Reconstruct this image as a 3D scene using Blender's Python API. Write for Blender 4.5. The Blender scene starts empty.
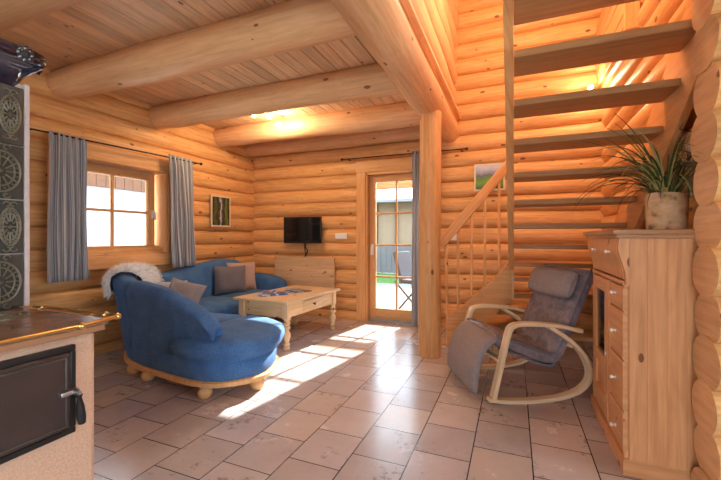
import bpy, math, random
from mathutils import Vector, Matrix, Euler
random.seed(7)
PI = math.pi
sc = bpy.context.scene
COL = sc.collection
V = Vector

# ------------------------------------------------------------------ mesh builder
class MB:
    def __init__(s):
        s.v = []; s.f = []; s.uv = []; s.r = []; s.mi = []
    def add(s, verts, faces, uvs, M=None, mi=0, rnd=None):
        o = len(s.v)
        s.v += [(M @ V(p)) if M else V(p) for p in verts]
        rnd = random.random() if rnd is None else rnd
        for f, u in zip(faces, uvs):
            s.f.append([i + o for i in f]); s.uv.append(u); s.r.append(rnd); s.mi.append(mi)
    def generic(s, verts, faces, M=None, grain=0, mi=0, rnd=None):
        ou, ov = random.random() * 40, random.random() * 40
        uvs = []
        for f in faces:
            p = [V(verts[i]) for i in f]
            n = V((0, 0, 0))
            for i in range(len(p)):
                a, b = p[i], p[(i + 1) % len(p)]
                n += V(((a.y - b.y) * (a.z + b.z), (a.z - b.z) * (a.x + b.x), (a.x - b.x) * (a.y + b.y)))
            k = max(range(3), key=lambda i: abs(n[i]))
            if k == grain:
                a, b = [i for i in range(3) if i != k]
            else:
                a = grain; b = [i for i in range(3) if i not in (k, grain)][0]
            uvs.append([(q[a] + ou, q[b] + ov + (0.37 * q[k])) for q in p])
        s.add(verts, faces, uvs, M, mi, rnd)
    def box(s, c, d, rot=None, grain=None, mi=0, rnd=None, M=None):
        x, y, z = [k / 2 for k in d]
        vs = [(a * x, b * y, e * z) for a in (-1, 1) for b in (-1, 1) for e in (-1, 1)]
        fs = [(0, 1, 3, 2), (4, 6, 7, 5), (0, 4, 5, 1), (2, 3, 7, 6), (0, 2, 6, 4), (1, 5, 7, 3)]
        if grain is None: grain = max(range(3), key=lambda i: d[i])
        T = Matrix.Translation(c)
        if rot: T = T @ Euler(rot).to_matrix().to_4x4()
        if M: T = M @ T
        s.generic(vs, fs, T, grain, mi, rnd)
    def prism(s, poly, z0, z1, M=None, grain=0, mi=0, rnd=None):
        n = len(poly)
        vs = [(p[0], p[1], z0) for p in poly] + [(p[0], p[1], z1) for p in poly]
        fs = [list(range(n))[::-1], list(range(n, 2 * n))] + [(i, (i + 1) % n, n + (i + 1) % n, n + i) for i in range(n)]
        s.generic(vs, fs, M, grain, mi, rnd)
    def loft(s, rings, M=None, caps=True, closed=True, mi=0, capmi=None, rnd=None):
        n = len(rings[0]); vs = []; fs = []; uvs = []
        ou, ov = random.random() * 40, random.random() * 40
        vs = [p for r in rings for p in r]
        us = [0.0]
        for a, b in zip(rings, rings[1:]):
            us.append(us[-1] + max((V(b[0]) - V(a[0])).length, (V(b[n // 2]) - V(a[n // 2])).length))
        big = max(rings, key=lambda r: sum((V(r[(j + 1) % n]) - V(r[j])).length for j in range(n)))
        vv = [0.0]
        for j in range(n): vv.append(vv[-1] + (V(big[(j + 1) % n]) - V(big[j])).length)
        m = n if closed else n - 1
        for i in range(len(rings) - 1):
            for j in range(m):
                k = (j + 1) % n
                fs.append((i * n + j, i * n + k, (i + 1) * n + k, (i + 1) * n + j))
                uvs.append([(us[i] + ou, vv[j] + ov), (us[i] + ou, vv[j + 1] + ov), (us[i + 1] + ou, vv[j + 1] + ov), (us[i + 1] + ou, vv[j] + ov)])
        rr = random.random() if rnd is None else rnd
        s.add(vs, fs, uvs, M, mi, rr)
        if caps and closed:
            for r, rev in ((rings[0], True), (rings[-1], False)):
                c = sum((V(p) for p in r), V()) / n
                e1 = (V(r[0]) - c).normalized() if (V(r[0]) - c).length > 1e-6 else V((1, 0, 0))
                nn = (V(r[n // 4]) - c); e2 = nn - e1 * nn.dot(e1)
                e2 = e2.normalized() if e2.length > 1e-6 else V((0, 0, 1))
                idx = list(range(n)); idx = idx[::-1] if rev else idx
                u = [((V(r[i]) - c).dot(e1) + ou, (V(r[i]) - c).dot(e2) + ov) for i in idx]
                s.add([r[i] for i in range(n)], [idx], [u], M, mi if capmi is None else capmi, rr)
    def lathe(s, prof, M=None, segs=20, mi=0, rnd=None):
        rings = [[(max(r, 1e-4) * math.cos(2 * PI * j / segs), max(r, 1e-4) * math.sin(2 * PI * j / segs), z) for j in range(segs)] for r, z in prof]
        s.loft(rings, M, True, True, mi, None, rnd)
    def tube(s, pts, rad, segs=10, M=None, mi=0, caps=True, rnd=None):
        pts = [V(p) for p in pts]; n = len(pts)
        rads = rad if isinstance(rad, (list, tuple)) else [rad] * n
        rings = []; up = None
        for i, p in enumerate(pts):
            t = (pts[min(i + 1, n - 1)] - pts[max(i - 1, 0)]).normalized()
            if up is None: up = V((0, 0, 1)) if abs(t.z) < 0.9 else V((1, 0, 0))
            a = (up - t * up.dot(t)).normalized(); b = t.cross(a); up = a
            rings.append([tuple(p + (a * math.cos(2 * PI * j / segs) + b * math.sin(2 * PI * j / segs)) * rads[i]) for j in range(segs)])
        s.loft(rings, M, caps, True, mi, None, rnd)
    def ribbon(s, path, th, y0, y1, M=None, mi=0):
        """bent laminated strip: 2-D path in (x, z), thickness th, width y0..y1"""
        n = len(path); rings = []
        for i, p in enumerate(path):
            a, b = path[max(i - 1, 0)], path[min(i + 1, n - 1)]
            dx, dz = b[0] - a[0], b[1] - a[1]; L = math.hypot(dx, dz) or 1
            nx, nz = -dz / L * th / 2, dx / L * th / 2
            rings.append([(p[0] + nx, y0, p[1] + nz), (p[0] + nx, y1, p[1] + nz), (p[0] - nx, y1, p[1] - nz), (p[0] - nx, y0, p[1] - nz)])
        s.loft(rings, M, True, True, mi)
    def log(s, p0, p1, ra, rb, segs=20, step=0.22, wob=0.006, mi=0, capmi=None, taper=None, rnd=None, ex=1.0):
        """roughly round log; ra = horizontal radius, rb = vertical radius"""
        p0, p1 = V(p0), V(p1); d = p1 - p0; L = d.length; t = d / L
        if abs(t.z) > 0.9: a, b = V((1, 0, 0)), V((0, 1, 0))
        else: a, b = V((0, 0, 1)).cross(t).normalized(), V((0, 0, 1))
        n = max(2, int(L / step) + 1); ph = [random.random() * 6 for _ in range(6)]
        rings = []
        for i in range(n + 1):
            f = i / n; x = f * L
            k = 1 + wob / 0.1 * (math.sin(x * 2.1 + ph[0]) * .5 + math.sin(x * 4.7 + ph[1]) * .3)
            oz = wob * .7 * math.sin(x * 1.3 + ph[2]); oh = wob * math.sin(x * 1.7 + ph[3])
            if taper: k *= taper(x, L)
            c = p0 + t * x + a * oh + b * oz
            rings.append([tuple(c + a * ra * k * math.copysign(abs(math.cos(2 * PI * j / segs)) ** ex, math.cos(2 * PI * j / segs)) * (1 + .02 * math.sin(3 * 2 * PI * j / segs + ph[4] + x)) + b * rb * k * math.sin(2 * PI * j / segs)) for j in range(segs)])
        s.loft(rings, None, True, True, mi, capmi, rnd)
    def build(s, name, mats, parent=None, bevel=0, sub=0, angle=40, smooth=True, solid=0, origin=None):
        me = bpy.data.meshes.new(name)
        me.from_pydata([tuple(p) for p in s.v], [], s.f)
        uvl = me.uv_layers.new(name='UVMap'); rl = me.uv_layers.new(name='rnd')
        i = 0
        for f, u, r in zip(s.f, s.uv, s.r):
            for k in range(len(f)):
                uvl.data[i].uv = u[k]; rl.data[i].uv = (r, r); i += 1
        for m in (mats if isinstance(mats, (list, tuple)) else [mats]): me.materials.append(m)
        for p, m in zip(me.polygons, s.mi): p.material_index = m
        if smooth:
            me.polygons.foreach_set('use_smooth', [True] * len(me.polygons))
            if angle < 180: me.set_sharp_from_angle(angle=math.radians(angle))
        me.update()
        o = bpy.data.objects.new(name, me); COL.objects.link(o)
        if parent:
            o.parent = parent
            o.matrix_parent_inverse = parent.matrix_world.inverted() if False else Matrix.Identity(4)
            me.transform(WORLD[parent.name].inverted())
            WORLD[o.name] = WORLD[parent.name]
        else:
            T = Matrix.Identity(4)
            if s.v:
                lo = [min(p[k] for p in s.v) for k in range(3)]; hi = [max(p[k] for p in s.v) for k in range(3)]
                T = Matrix.Translation(((lo[0] + hi[0]) / 2, (lo[1] + hi[1]) / 2, lo[2]))
            me.transform(T.inverted()); o.matrix_world = T; WORLD[o.name] = T
        if solid:
            m = o.modifiers.new('solid', 'SOLIDIFY'); m.thickness = solid
        if bevel:
            m = o.modifiers.new('bevel', 'BEVEL'); m.width = bevel; m.segments = 2; m.limit_method = 'ANGLE'; m.angle_limit = math.radians(40)
        if sub:
            m = o.modifiers.new('sub', 'SUBSURF'); m.levels = sub; m.render_levels = sub
        return o
WORLD = {}
def empty(name, loc):
    o = bpy.data.objects.new(name, None); COL.objects.link(o); o.empty_display_size = .1
    o.location = loc; WORLD[o.name] = Matrix.Translation(loc); return o
def tag(o, label, cat, group=None, kind=None):
    o['label'] = label; o['category'] = cat
    if group: o['group'] = group
    if kind: o['kind'] = kind
    return o
def struct(o): o['kind'] = 'structure'; return o
def copy_tree(root, loc):
    r = root.copy(); COL.objects.link(r); r.location = loc
    for c in list(root.children):
        k = c.copy(); COL.objects.link(k); k.parent = r
        for g in c.children:
            q = g.copy(); COL.objects.link(q); q.parent = k
    return r
def cat(pts, n=6, closed=False):
    P = [V(p) for p in pts]; out = []; N = len(P)
    rng = range(N) if closed else range(N - 1)
    for i in rng:
        if closed: a, b, c, d = P[i - 1], P[i], P[(i + 1) % N], P[(i + 2) % N]
        else: a, b, c, d = P[max(i - 1, 0)], P[i], P[i + 1], P[min(i + 2, N - 1)]
        for k in range(n):
            t = k / n
            out.append(0.5 * ((2 * b) + (c - a) * t + (2 * a - 5 * b + 4 * c - d) * t * t + (3 * b - a - 3 * c + d) * t ** 3))
    if not closed: out.append(P[-1])
    return [tuple(p) for p in out]

# ------------------------------------------------------------------ materials
def newmat(name):
    m = bpy.data.materials.new(name); m.use_nodes = True
    nt = m.node_tree; b = nt.nodes['Principled BSDF']
    return m, nt, b
def plain(name, col, rough=.5, metal=0, spec=.5, noise=0, nscale=30, bump=0, coat=0, sheen=0):
    m, nt, b = newmat(name)
    b.inputs['Base Color'].default_value = (*col, 1); b.inputs['Roughness'].default_value = rough
    b.inputs['Metallic'].default_value = metal; b.inputs['Specular IOR Level'].default_value = spec
    b.inputs['Coat Weight'].default_value = coat
    b.inputs['Sheen Weight'].default_value = sheen
    if noise or bump:
        tc = nt.nodes.new('ShaderNodeTexCoord')
        nz = nt.nodes.new('ShaderNodeTexNoise'); nz.inputs['Scale'].default_value = nscale; nz.inputs['Detail'].default_value = 5
        nt.links.new(tc.outputs['Object'], nz.inputs['Vector'])
        if noise:
            mx = nt.nodes.new('ShaderNodeMix'); mx.data_type = 'RGBA'
            mx.inputs[6].default_value = (*[c * (1 - noise) for c in col], 1); mx.inputs[7].default_value = (*[min(1, c * (1 + noise)) for c in col], 1)
            nt.links.new(nz.outputs['Fac'], mx.inputs[0]); nt.links.new(mx.outputs[2], b.inputs['Base Color'])
        if bump:
            bp = nt.nodes.new('ShaderNodeBump'); bp.inputs['Strength'].default_value = bump; bp.inputs['Distance'].default_value = .005
            nt.links.new(nz.outputs['Fac'], bp.inputs['Height']); nt.links.new(bp.outputs[0], b.inputs['Normal'])
    return m
def pine(name, light, dark, knots=1.0, rough=.45, var=.25, gscale=1.0, spec=.25, knotscale=1.0):
    m, nt, b = newmat(name); N = nt.nodes; L = nt.links
    uv = N.new('ShaderNodeUVMap'); uv.uv_map = 'UVMap'
    rv = N.new('ShaderNodeUVMap'); rv.uv_map = 'rnd'
    sx = N.new('ShaderNodeSeparateXYZ'); L.new(rv.outputs[0], sx.inputs[0])
    def mp(sx_, sy_):
        k = N.new('ShaderNodeMapping'); k.inputs['Scale'].default_value = (sx_, sy_, 1); L.new(uv.outputs[0], k.inputs[0]); return k
    m1 = mp(1.3 * gscale, 22 * gscale)
    n1 = N.new('ShaderNodeTexNoise'); n1.inputs['Scale'].default_value = 1.6; n1.inputs['Detail'].default_value = 6; n1.inputs['Roughness'].default_value = .6; n1.inputs['Distortion'].default_value = .4
    L.new(m1.outputs[0], n1.inputs['Vector'])
    m2 = mp(.9 * gscale, 3.2 * gscale)
    w = N.new('ShaderNodeTexNoise'); w.inputs['Scale'].default_value = 1.3; w.inputs['Detail'].default_value = 3
    L.new(m2.outputs[0], w.inputs['Vector'])
    # growth figure : contour lines of a stretched noise
    ml = N.new('ShaderNodeMath'); ml.operation = 'MULTIPLY'; ml.inputs[1].default_value = 60; L.new(w.outputs['Fac'], ml.inputs[0])
    si = N.new('ShaderNodeMath'); si.operation = 'SINE'; L.new(ml.outputs[0], si.inputs[0])
    ad = N.new('ShaderNodeMath'); ad.operation = 'MULTIPLY_ADD'; ad.inputs[1].default_value = .035; L.new(si.outputs[0], ad.inputs[0]); L.new(n1.outputs['Fac'], ad.inputs[2])
    rp = N.new('ShaderNodeValToRGB'); rp.color_ramp.elements[0].position = .22; rp.color_ramp.elements[1].position = .62
    rp.color_ramp.elements[0].color = (*dark, 1); rp.color_ramp.elements[1].color = (*light, 1)
    L.new(ad.outputs[0], rp.inputs[0])
    # broad colour drift
    m4 = mp(.5, 1.5)
    n4 = N.new('ShaderNodeTexNoise'); n4.inputs['Scale'].default_value = 2; n4.inputs['Detail'].default_value = 2; L.new(m4.outputs[0], n4.inputs['Vector'])
    a2 = N.new('ShaderNodeMath'); a2.operation = 'ADD'; L.new(n4.outputs['Fac'], a2.inputs[0]); L.new(sx.outputs[0], a2.inputs[1])
    mr = N.new('ShaderNodeMapRange'); mr.inputs[1].default_value = .3; mr.inputs[2].default_value = 1.7; mr.inputs[3].default_value = 1 - var; mr.inputs[4].default_value = 1 + var * .6
    L.new(a2.outputs[0], mr.inputs[0])
    hs = N.new('ShaderNodeHueSaturation'); L.new(rp.outputs[0], hs.inputs['Color']); L.new(mr.outputs[0], hs.inputs['Value'])
    out = hs.outputs[0]
    if knots > 0:
        m3 = mp(2.6 * knotscale, 5.0 * knotscale)
        vo = N.new('ShaderNodeTexVoronoi'); vo.voronoi_dimensions = '2D'; vo.inputs['Scale'].default_value = 1; L.new(m3.outputs[0], vo.inputs['Vector'])
        sp = N.new('ShaderNodeSeparateColor'); L.new(vo.outputs['Color'], sp.inputs[0])
        th = N.new('ShaderNodeMapRange'); th.inputs[1].default_value = 1 - .55 * knots; th.inputs[2].default_value = 1; th.inputs[3].default_value = 0; th.inputs[4].default_value = .085; L.new(sp.outputs[0], th.inputs[0])
        sub = N.new('ShaderNodeMath'); sub.operation = 'SUBTRACT'; L.new(th.outputs[0], sub.inputs[0]); L.new(vo.outputs['Distance'], sub.inputs[1])
        k2 = N.new('ShaderNodeMapRange'); k2.inputs[1].default_value = -.006; k2.inputs[2].default_value = .012; L.new(sub.outputs[0], k2.inputs[0])
        k3 = N.new('ShaderNodeMath'); k3.operation = 'MULTIPLY'; k3.inputs[1].default_value = .9; L.new(k2.outputs[0], k3.inputs[0])
        mx = N.new('ShaderNodeMix'); mx.data_type = 'RGBA'; mx.inputs[7].default_value = (dark[0] * .35, dark[1] * .22, dark[2] * .2, 1)
        L.new(k3.outputs[0], mx.inputs[0]); L.new(out, mx.inputs[6]); out = mx.outputs[2]
    L.new(out, b.inputs['Base Color'])
    bp = N.new('ShaderNodeBump'); bp.inputs['Strength'].default_value = .12; bp.inputs['Distance'].default_value = .004
    L.new(n1.outputs['Fac'], bp.inputs['Height']); L.new(bp.outputs[0], b.inputs['Normal'])
    b.inputs['Roughness'].default_value = rough; b.inputs['Specular IOR Level'].default_value = spec
    return m
LOGW = pine('log_pine', (.78, .435, .175), (.52, .245, .08), 1.0, .42, .16)
LOGP = pine('pale_log_pine', (.82, .50, .265), (.62, .33, .15), .9, .45, .14)
LOGE = pine('log_end_pine', (.82, .56, .32), (.62, .37, .17), .5, .5, .15, 1.5)
BOARD = pine('ceiling_boards', (.86, .59, .36), (.62, .37, .19), 1.0, .5, .3, 1.0, .4, 1.4)
TRIMW = pine('planed_pine', (.76, .41, .17), (.58, .28, .095), .25, .4, .12)
TREADW = pine('tread_pine', (.50, .26, .11), (.36, .17, .07), .15, .6, .08, 1, .15)
FURN = pine('furniture_pine', (.76, .385, .17), (.52, .225, .085), 1.0, .35, .05, .8)
TABLEP = pine('table_pine', (.84, .62, .36), (.66, .42, .2), .5, .35, .12)
BIRCH = pine('bent_birch', (.84, .64, .40), (.70, .48, .26), 0, .35, .08)
BEECH = pine('sofa_wood', (.72, .42, .19), (.56, .28, .1), 0, .3, .1)
PANEL = pine('panel_wood', (.74, .50, .29), (.56, .33, .16), 1.0, .45, .15, 1, .4, 1.3)

def fabric(name, col, col2, rough=.9, scale=160, big=6):
    m, nt, b = newmat(name); N = nt.nodes; L = nt.links
    tc = N.new('ShaderNodeTexCoord')
    nz = N.new('ShaderNodeTexNoise'); nz.inputs['Scale'].default_value = scale; nz.inputs['Detail'].default_value = 2; L.new(tc.outputs['Object'], nz.inputs['Vector'])
    n2 = N.new('ShaderNodeTexNoise'); n2.inputs['Scale'].default_value = big; n2.inputs['Detail'].default_value = 4; L.new(tc.outputs['Object'], n2.inputs['Vector'])
    ad = N.new('ShaderNodeMath'); ad.operation = 'MULTIPLY_ADD'; ad.inputs[1].default_value = .5; L.new(n2.outputs['Fac'], ad.inputs[0]); L.new(nz.outputs['Fac'], ad.inputs[2])
    mr = N.new('ShaderNodeMapRange'); mr.inputs[1].default_value = .5; mr.inputs[2].default_value = 1.05; L.new(ad.outputs[0], mr.inputs[0])
    mx = N.new('ShaderNodeMix'); mx.data_type = 'RGBA'; mx.inputs[6].default_value = (*col2, 1); mx.inputs[7].default_value = (*col, 1)
    L.new(mr.outputs[0], mx.inputs[0]); L.new(mx.outputs[2], b.inputs['Base Color'])
    b.inputs['Roughness'].default_value = rough; b.inputs['Specular IOR Level'].default_value = .2; b.inputs['Sheen Weight'].default_value = .03
    bp = N.new('ShaderNodeBump'); bp.inputs['Strength'].default_value = .25; bp.inputs['Distance'].default_value = .004
    L.new(ad.outputs[0], bp.inputs['Height']); L.new(bp.outputs[0], b.inputs['Normal'])
    return m
BLUE = fabric('blue_chenille', (.11, .25, .50), (.03, .09, .235), .85, 170, 8)
NAVY = BLUE
GREYF = fabric('grey_leatherette', (.34, .275, .255), (.25, .20, .19), .5, 60, 9)
GREYL = fabric('grey_seat_cloth', (.29, .235, .24), (.15, .12, .13), .35, 25, 9)
PGREY = fabric('grey_cushion', (.30, .27, .27), (.20, .18, .18))
PDARK = fabric('dark_grey_cushion', (.22, .20, .22), (.13, .12, .14))
PROSE = fabric('rose_beige_cushion', (.55, .40, .34), (.42, .30, .26))
WHITEF = fabric('white_fleece', (.95, .94, .92), (.90, .88, .85))
BLACKP = plain('black_plastic', (.015, .015, .017), .25)
SCREEN = plain('dark_screen', (.008, .009, .012), .08)
WHITEP = plain('white_plastic', (.85, .83, .78), .35)
STEEL = plain('steel', (.55, .55, .55), .3, 1)
BRASS = plain('brass', (.75, .52, .2), .25, 1)
CERAMIC = plain('white_knob', (.85, .82, .78), .15)
DARKMET = plain('dark_iron', (.03, .028, .028), .4, .6)
ROD = plain('curtain_rod_iron', (.03, .025, .022), .5, .5)
OVEN = plain('dark_enamel', (.055, .035, .03), .22, 0, .5, .3, 12)
PLASTER = plain('stove_plaster', (.66, .42, .28), .8, 0, .3, .25, 110, .8)
GROUT = plain('pale_corner_plaster', (.62, .52, .49), .7, 0, .3, .15, 40, .3)
TILE = plain('black_green_glaze', (.055, .06, .052), .2, 0, .6, .5, 9, .2, .4)
CORN = plain('blue_black_glaze', (.018, .022, .05), .1, 0, .6, .4, 9, .1, .6)
RELIEF = plain('worn_relief', (.21, .19, .13), .28, .3, .6, .5, 50, .4)
HOB = plain('brown_hob', (.24, .14, .09), .25, 0, .5, .4, 20, .15)

def curtain_mat():
    m, nt, b = newmat('striped_curtain'); N = nt.nodes; L = nt.links
    uv = N.new('ShaderNodeUVMap'); uv.uv_map = 'UVMap'
    s = N.new('ShaderNodeSeparateXYZ'); L.new(uv.outputs[0], s.inputs[0])
    nz = N.new('ShaderNodeTexNoise'); nz.noise_dimensions = '1D'; nz.inputs['Scale'].default_value = 110; nz.inputs['Detail'].default_value = 2
    L.new(s.outputs[0], nz.inputs['W'])
    rp = N.new('ShaderNodeValToRGB'); e = rp.color_ramp.elements
    e[0].position = .38; e[0].color = (.28, .31, .36, 1); e[1].position = .60; e[1].color = (.76, .73, .69, 1)
    k = e.new(.5); k.color = (.48, .49, .52, 1)
    L.new(nz.outputs['Fac'], rp.inputs[0]); L.new(rp.outputs[0], b.inputs['Base Color'])
    b.inputs['Roughness'].default_value = .9; b.inputs['Specular IOR Level'].default_value = .15
    tr = N.new('ShaderNodeBsdfTranslucent'); L.new(rp.outputs[0], tr.inputs['Color'])
    mx = N.new('ShaderNodeMixShader'); mx.inputs[0].default_value = .25
    L.new(b.outputs[0], mx.inputs[1]); L.new(tr.outputs[0], mx.inputs[2]); L.new(mx.outputs[0], N['Material Output'].inputs[0])
    return m
CURT = curtain_mat()
def glass_mat():
    m = bpy.data.materials.new('window_glass'); m.use_nodes = True; nt = m.node_tree; nt.nodes.clear()
    o = nt.nodes.new('ShaderNodeOutputMaterial'); t = nt.nodes.new('ShaderNodeBsdfTransparent'); g = nt.nodes.new('ShaderNodeBsdfGlossy')
    g.inputs['Roughness'].default_value = .02; t.inputs[0].default_value = (.96, .97, .97, 1)
    f = nt.nodes.new('ShaderNodeFresnel'); f.inputs[0].default_value = 1.35
    mx = nt.nodes.new('ShaderNodeMixShader'); nt.links.new(f.outputs[0], mx.inputs[0]); nt.links.new(t.outputs[0], mx.inputs[1]); nt.links.new(g.outputs[0], mx.inputs[2])
    nt.links.new(mx.outputs[0], o.inputs[0]); return m
GLASS = glass_mat()
def floor_mat():
    m, nt, b = newmat('stone_tiles'); N = nt.nodes; L = nt.links
    tc = N.new('ShaderNodeTexCoord')
    mp = N.new('ShaderNodeMapping'); mp.vector_type = 'POINT'; mp.inputs['Rotation'].default_value = (0, 0, -PI / 2)
    # rows run along Y: x' = y, y' = -x
    mp.inputs['Location'].default_value = (-.075, .09, 0)
    L.new(tc.outputs['Object'], mp.inputs[0])
    br = N.new('ShaderNodeTexBrick'); br.offset = .5; br.inputs['Scale'].default_value = 1
    br.inputs['Brick Width'].default_value = .33; br.inputs['Row Height'].default_value = .306; br.inputs['Mortar Size'].default_value = .0034
    br.inputs['Mortar Smooth'].default_value = .2
    br.inputs['Color1'].default_value = (0, 0, 0, 1); br.inputs['Color2'].default_value = (1, 1, 1, 1); br.inputs['Mortar'].default_value = (.5, .5, .5, 1)
    L.new(mp.outputs[0], br.inputs['Vector'])
    rp = N.new('ShaderNodeValToRGB'); e = rp.color_ramp.elements; e[0].color = (.46, .40, .39, 1); e[1].color = (.58, .52, .52, 1)
    a = e.new(.3); a.color = (.54, .48, .48, 1); a = e.new(.55); a.color = (.46, .42, .42, 1); a = e.new(.8); a.color = (.60, .50, .42, 1)
    L.new(br.outputs['Color'], rp.inputs[0])
    # per tile shifted stone figure
    ad = N.new('ShaderNodeVectorMath'); ad.operation = 'MULTIPLY_ADD'; ad.inputs[1].default_value = (7, 7, 7)
    L.new(br.outputs['Color'], ad.inputs[0]); L.new(tc.outputs['Object'], ad.inputs[2])
    n1 = N.new('ShaderNodeTexNoise'); n1.inputs['Scale'].default_value = 3.2; n1.inputs['Detail'].default_value = 8; n1.inputs['Roughness'].default_value = .7; n1.inputs['Distortion'].default_value = .1
    L.new(ad.outputs[0], n1.inputs['Vector'])
    mr = N.new('ShaderNodeMapRange'); mr.inputs[1].default_value = .3; mr.inputs[2].default_value = .7; mr.inputs[3].default_value = .88; mr.inputs[4].default_value = 1.08; L.new(n1.outputs['Fac'], mr.inputs[0])
    hs = N.new('ShaderNodeHueSaturation'); L.new(rp.outputs[0], hs.inputs['Color']); L.new(mr.outputs[0], hs.inputs['Value'])
    # dark fossil specks
    n2 = N.new('ShaderNodeTexNoise'); n2.inputs['Scale'].default_value = 26; n2.inputs['Detail'].default_value = 5; n2.inputs['Roughness'].default_value = .75; L.new(ad.outputs[0], n2.inputs['Vector'])
    n3 = N.new('ShaderNodeTexNoise'); n3.inputs['Scale'].default_value = 3.5; n3.inputs['Detail'].default_value = 2; L.new(ad.outputs[0], n3.inputs['Vector'])
    mu = N.new('ShaderNodeMath'); mu.operation = 'MULTIPLY'; L.new(n2.outputs['Fac'], mu.inputs[0]); L.new(n3.outputs['Fac'], mu.inputs[1])
    r2 = N.new('ShaderNodeMapRange'); r2.inputs[1].default_value = .335; r2.inputs[2].default_value = .40; r2.inputs[3].default_value = 0; r2.inputs[4].default_value = .6; L.new(mu.outputs[0], r2.inputs[0])
    mx = N.new('ShaderNodeMix'); mx.data_type = 'RGBA'; mx.inputs[7].default_value = (.11, .085, .07, 1)
    L.new(r2.outputs[0], mx.inputs[0]); L.new(hs.outputs[0], mx.inputs[6])
    m2 = N.new('ShaderNodeMix'); m2.data_type = 'RGBA'; m2.inputs[7].default_value = (.03, .025, .022, 1)
    L.new(br.outputs['Fac'], m2.inputs[0]); L.new(mx.outputs[2], m2.inputs[6]); L.new(m2.outputs[2], b.inputs['Base Color'])
    rr = N.new('ShaderNodeMapRange'); rr.inputs[1].default_value = .3; rr.inputs[2].default_value = .7; rr.inputs[3].default_value = .16; rr.inputs[4].default_value = .30; L.new(n1.outputs['Fac'], rr.inputs[0])
    L.new(rr.outputs[0], b.inputs['Roughness'])
    bp = N.new('ShaderNodeBump'); bp.inputs['Strength'].default_value = .5; bp.inputs['Distance'].default_value = .003; bp.invert = True
    L.new(br.outputs['Fac'], bp.inputs['Height']); L.new(bp.outputs[0], b.inputs['Normal'])
    return m
FLOOR = floor_mat()

# ------------------------------------------------------------------ room shell
YB, XL, XR = 5.06, -4.03, 1.03          # log centre lines of back, left and right walls
fl = MB(); fl.prism([(-4.1, -3.1), (3.3, -3.1), (3.3, 5.1), (-4.1, 5.1)], -.12, 0)
floor = fl.build('floor', FLOOR, smooth=False); struct(floor)
floor.data.transform(Matrix.Translation(floor.location)); floor.location = (0, 0, 0)

def log_wall(name, axis, fixed, a0, a1, z0, z1, openings=(), pitch=.2, first=.02, r=.112, rz=.108, mat=(LOGW, LOGE), step=.25, ex=.66, jit=0):
    """openings: (lo, hi, zlo, zhi) along the wall"""
    mb = MB(); z = first
    while z < z1:
        if z > z0 - .05:
            segs = [(a0, a1)]
            for lo, hi, zl, zh in openings:
                if zl - .01 < z < zh + .01:
                    out = []
                    for s0, s1 in segs:
                        if hi <= s0 or lo >= s1: out.append((s0, s1)); continue
                        if lo > s0: out.append((s0, lo))
                        if hi < s1: out.append((hi, s1))
                    segs = out
            rnd = random.random()
            for s0, s1 in segs:
                if jit: s0 += random.uniform(-jit, jit)
                k = 1 + random.uniform(-.05, .07)
                if axis == 'x': mb.log((s0, fixed, z), (s1, fixed, z), r * k, rz, 24, step, .005, 0, 1, None, rnd, ex)
                else: mb.log((fixed, s0, z), (fixed, s1, z), r * k, rz, 24, step, .005, 0, 1, None, rnd, ex)
        z += pitch
    o = mb.build(name, mat, angle=60); struct(o); return o
WY0, WY1, WZ0, WZ1 = 2.17, 3.27, 1.0, 1.98       # window opening in the left wall
DX0, DX1, DZ1 = -1.97, -1.09, 2.13                 # door opening in the back wall
log_wall('wall_back', 'x', YB, -4.05, 1.1, 0, 4.9, [(DX0, DX1, -.1, DZ1)])
log_wall('wall_left', 'y', XL, -3.0, 5.1, 0, 2.9, [(WY0, WY1, WZ0, WZ1)], first=-.01)
log_wall('wall_right', 'y', XR, 2.2, 5.1, 0, 4.9, first=-.06)
log_wall('wall_end', 'x', 2.1, .78, 3.3, 0, 2.72, pitch=.2, first=.045, r=.125, rz=.114, mat=(LOGW, LOGP), ex=.95, jit=.012)
log_wall('wall_east', 'y', 3.25, -3.0, 2.1, 0, 2.9, [(-2.4, -.9, .9, 2.1), (-.5, 1.5, .1, 2.2)], first=0)
log_wall('wall_front', 'x', -3.05, -4.05, 3.3, 0, 2.9, [(-3.2, -1.6, .9, 2.1), (-1.0, 1.4, .1, 2.2)], first=.02)
# wall of logs above the long carrying beam
mb = MB(); z = 2.80
while z < 4.9:
    mb.log((-.8, -.5, z), (-.8, 5.0, z), .125 * random.uniform(.97, 1.05), .135, 24, .3, .010, 0, 1, None, None, .55); z += .245
struct(mb.build('wall_upper', (LOGP, LOGE), angle=60))
# ceilings
mb = MB(); x = -4.1
while x < -.75:
    mb.box((x + .062, 1.05, 2.75), (.119, 8.2, .03), grain=1, rnd=random.random()); x += .124
mb.box((-2.42, 1.05, 2.79), (3.36, 8.2, .04), grain=1)
struct(mb.build('ceiling', BOARD, bevel=.004, angle=30))
mb = MB(); y = 0
x = -.8
while x < 3.3:
    mb.box((x + .06, -.8, 2.79), (.118, 4.6, .05), grain=1); x += .12
mb.box((2.1, 1.85, 2.79), (2.4, .7, .05), grain=0)
struct(mb.build('ceiling_gallery', BOARD, angle=30))
mb = MB(); x = -1.0
while x < 1.2:
    mb.box((x + .06, 3.2, 4.95), (.118, 4, .05), grain=1); x += .12
mb.box((.1, 1.43, 3.9), (2.2, .06, 2.15), grain=2)
struct(mb.build('ceiling_upper', BOARD, angle=30))

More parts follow.
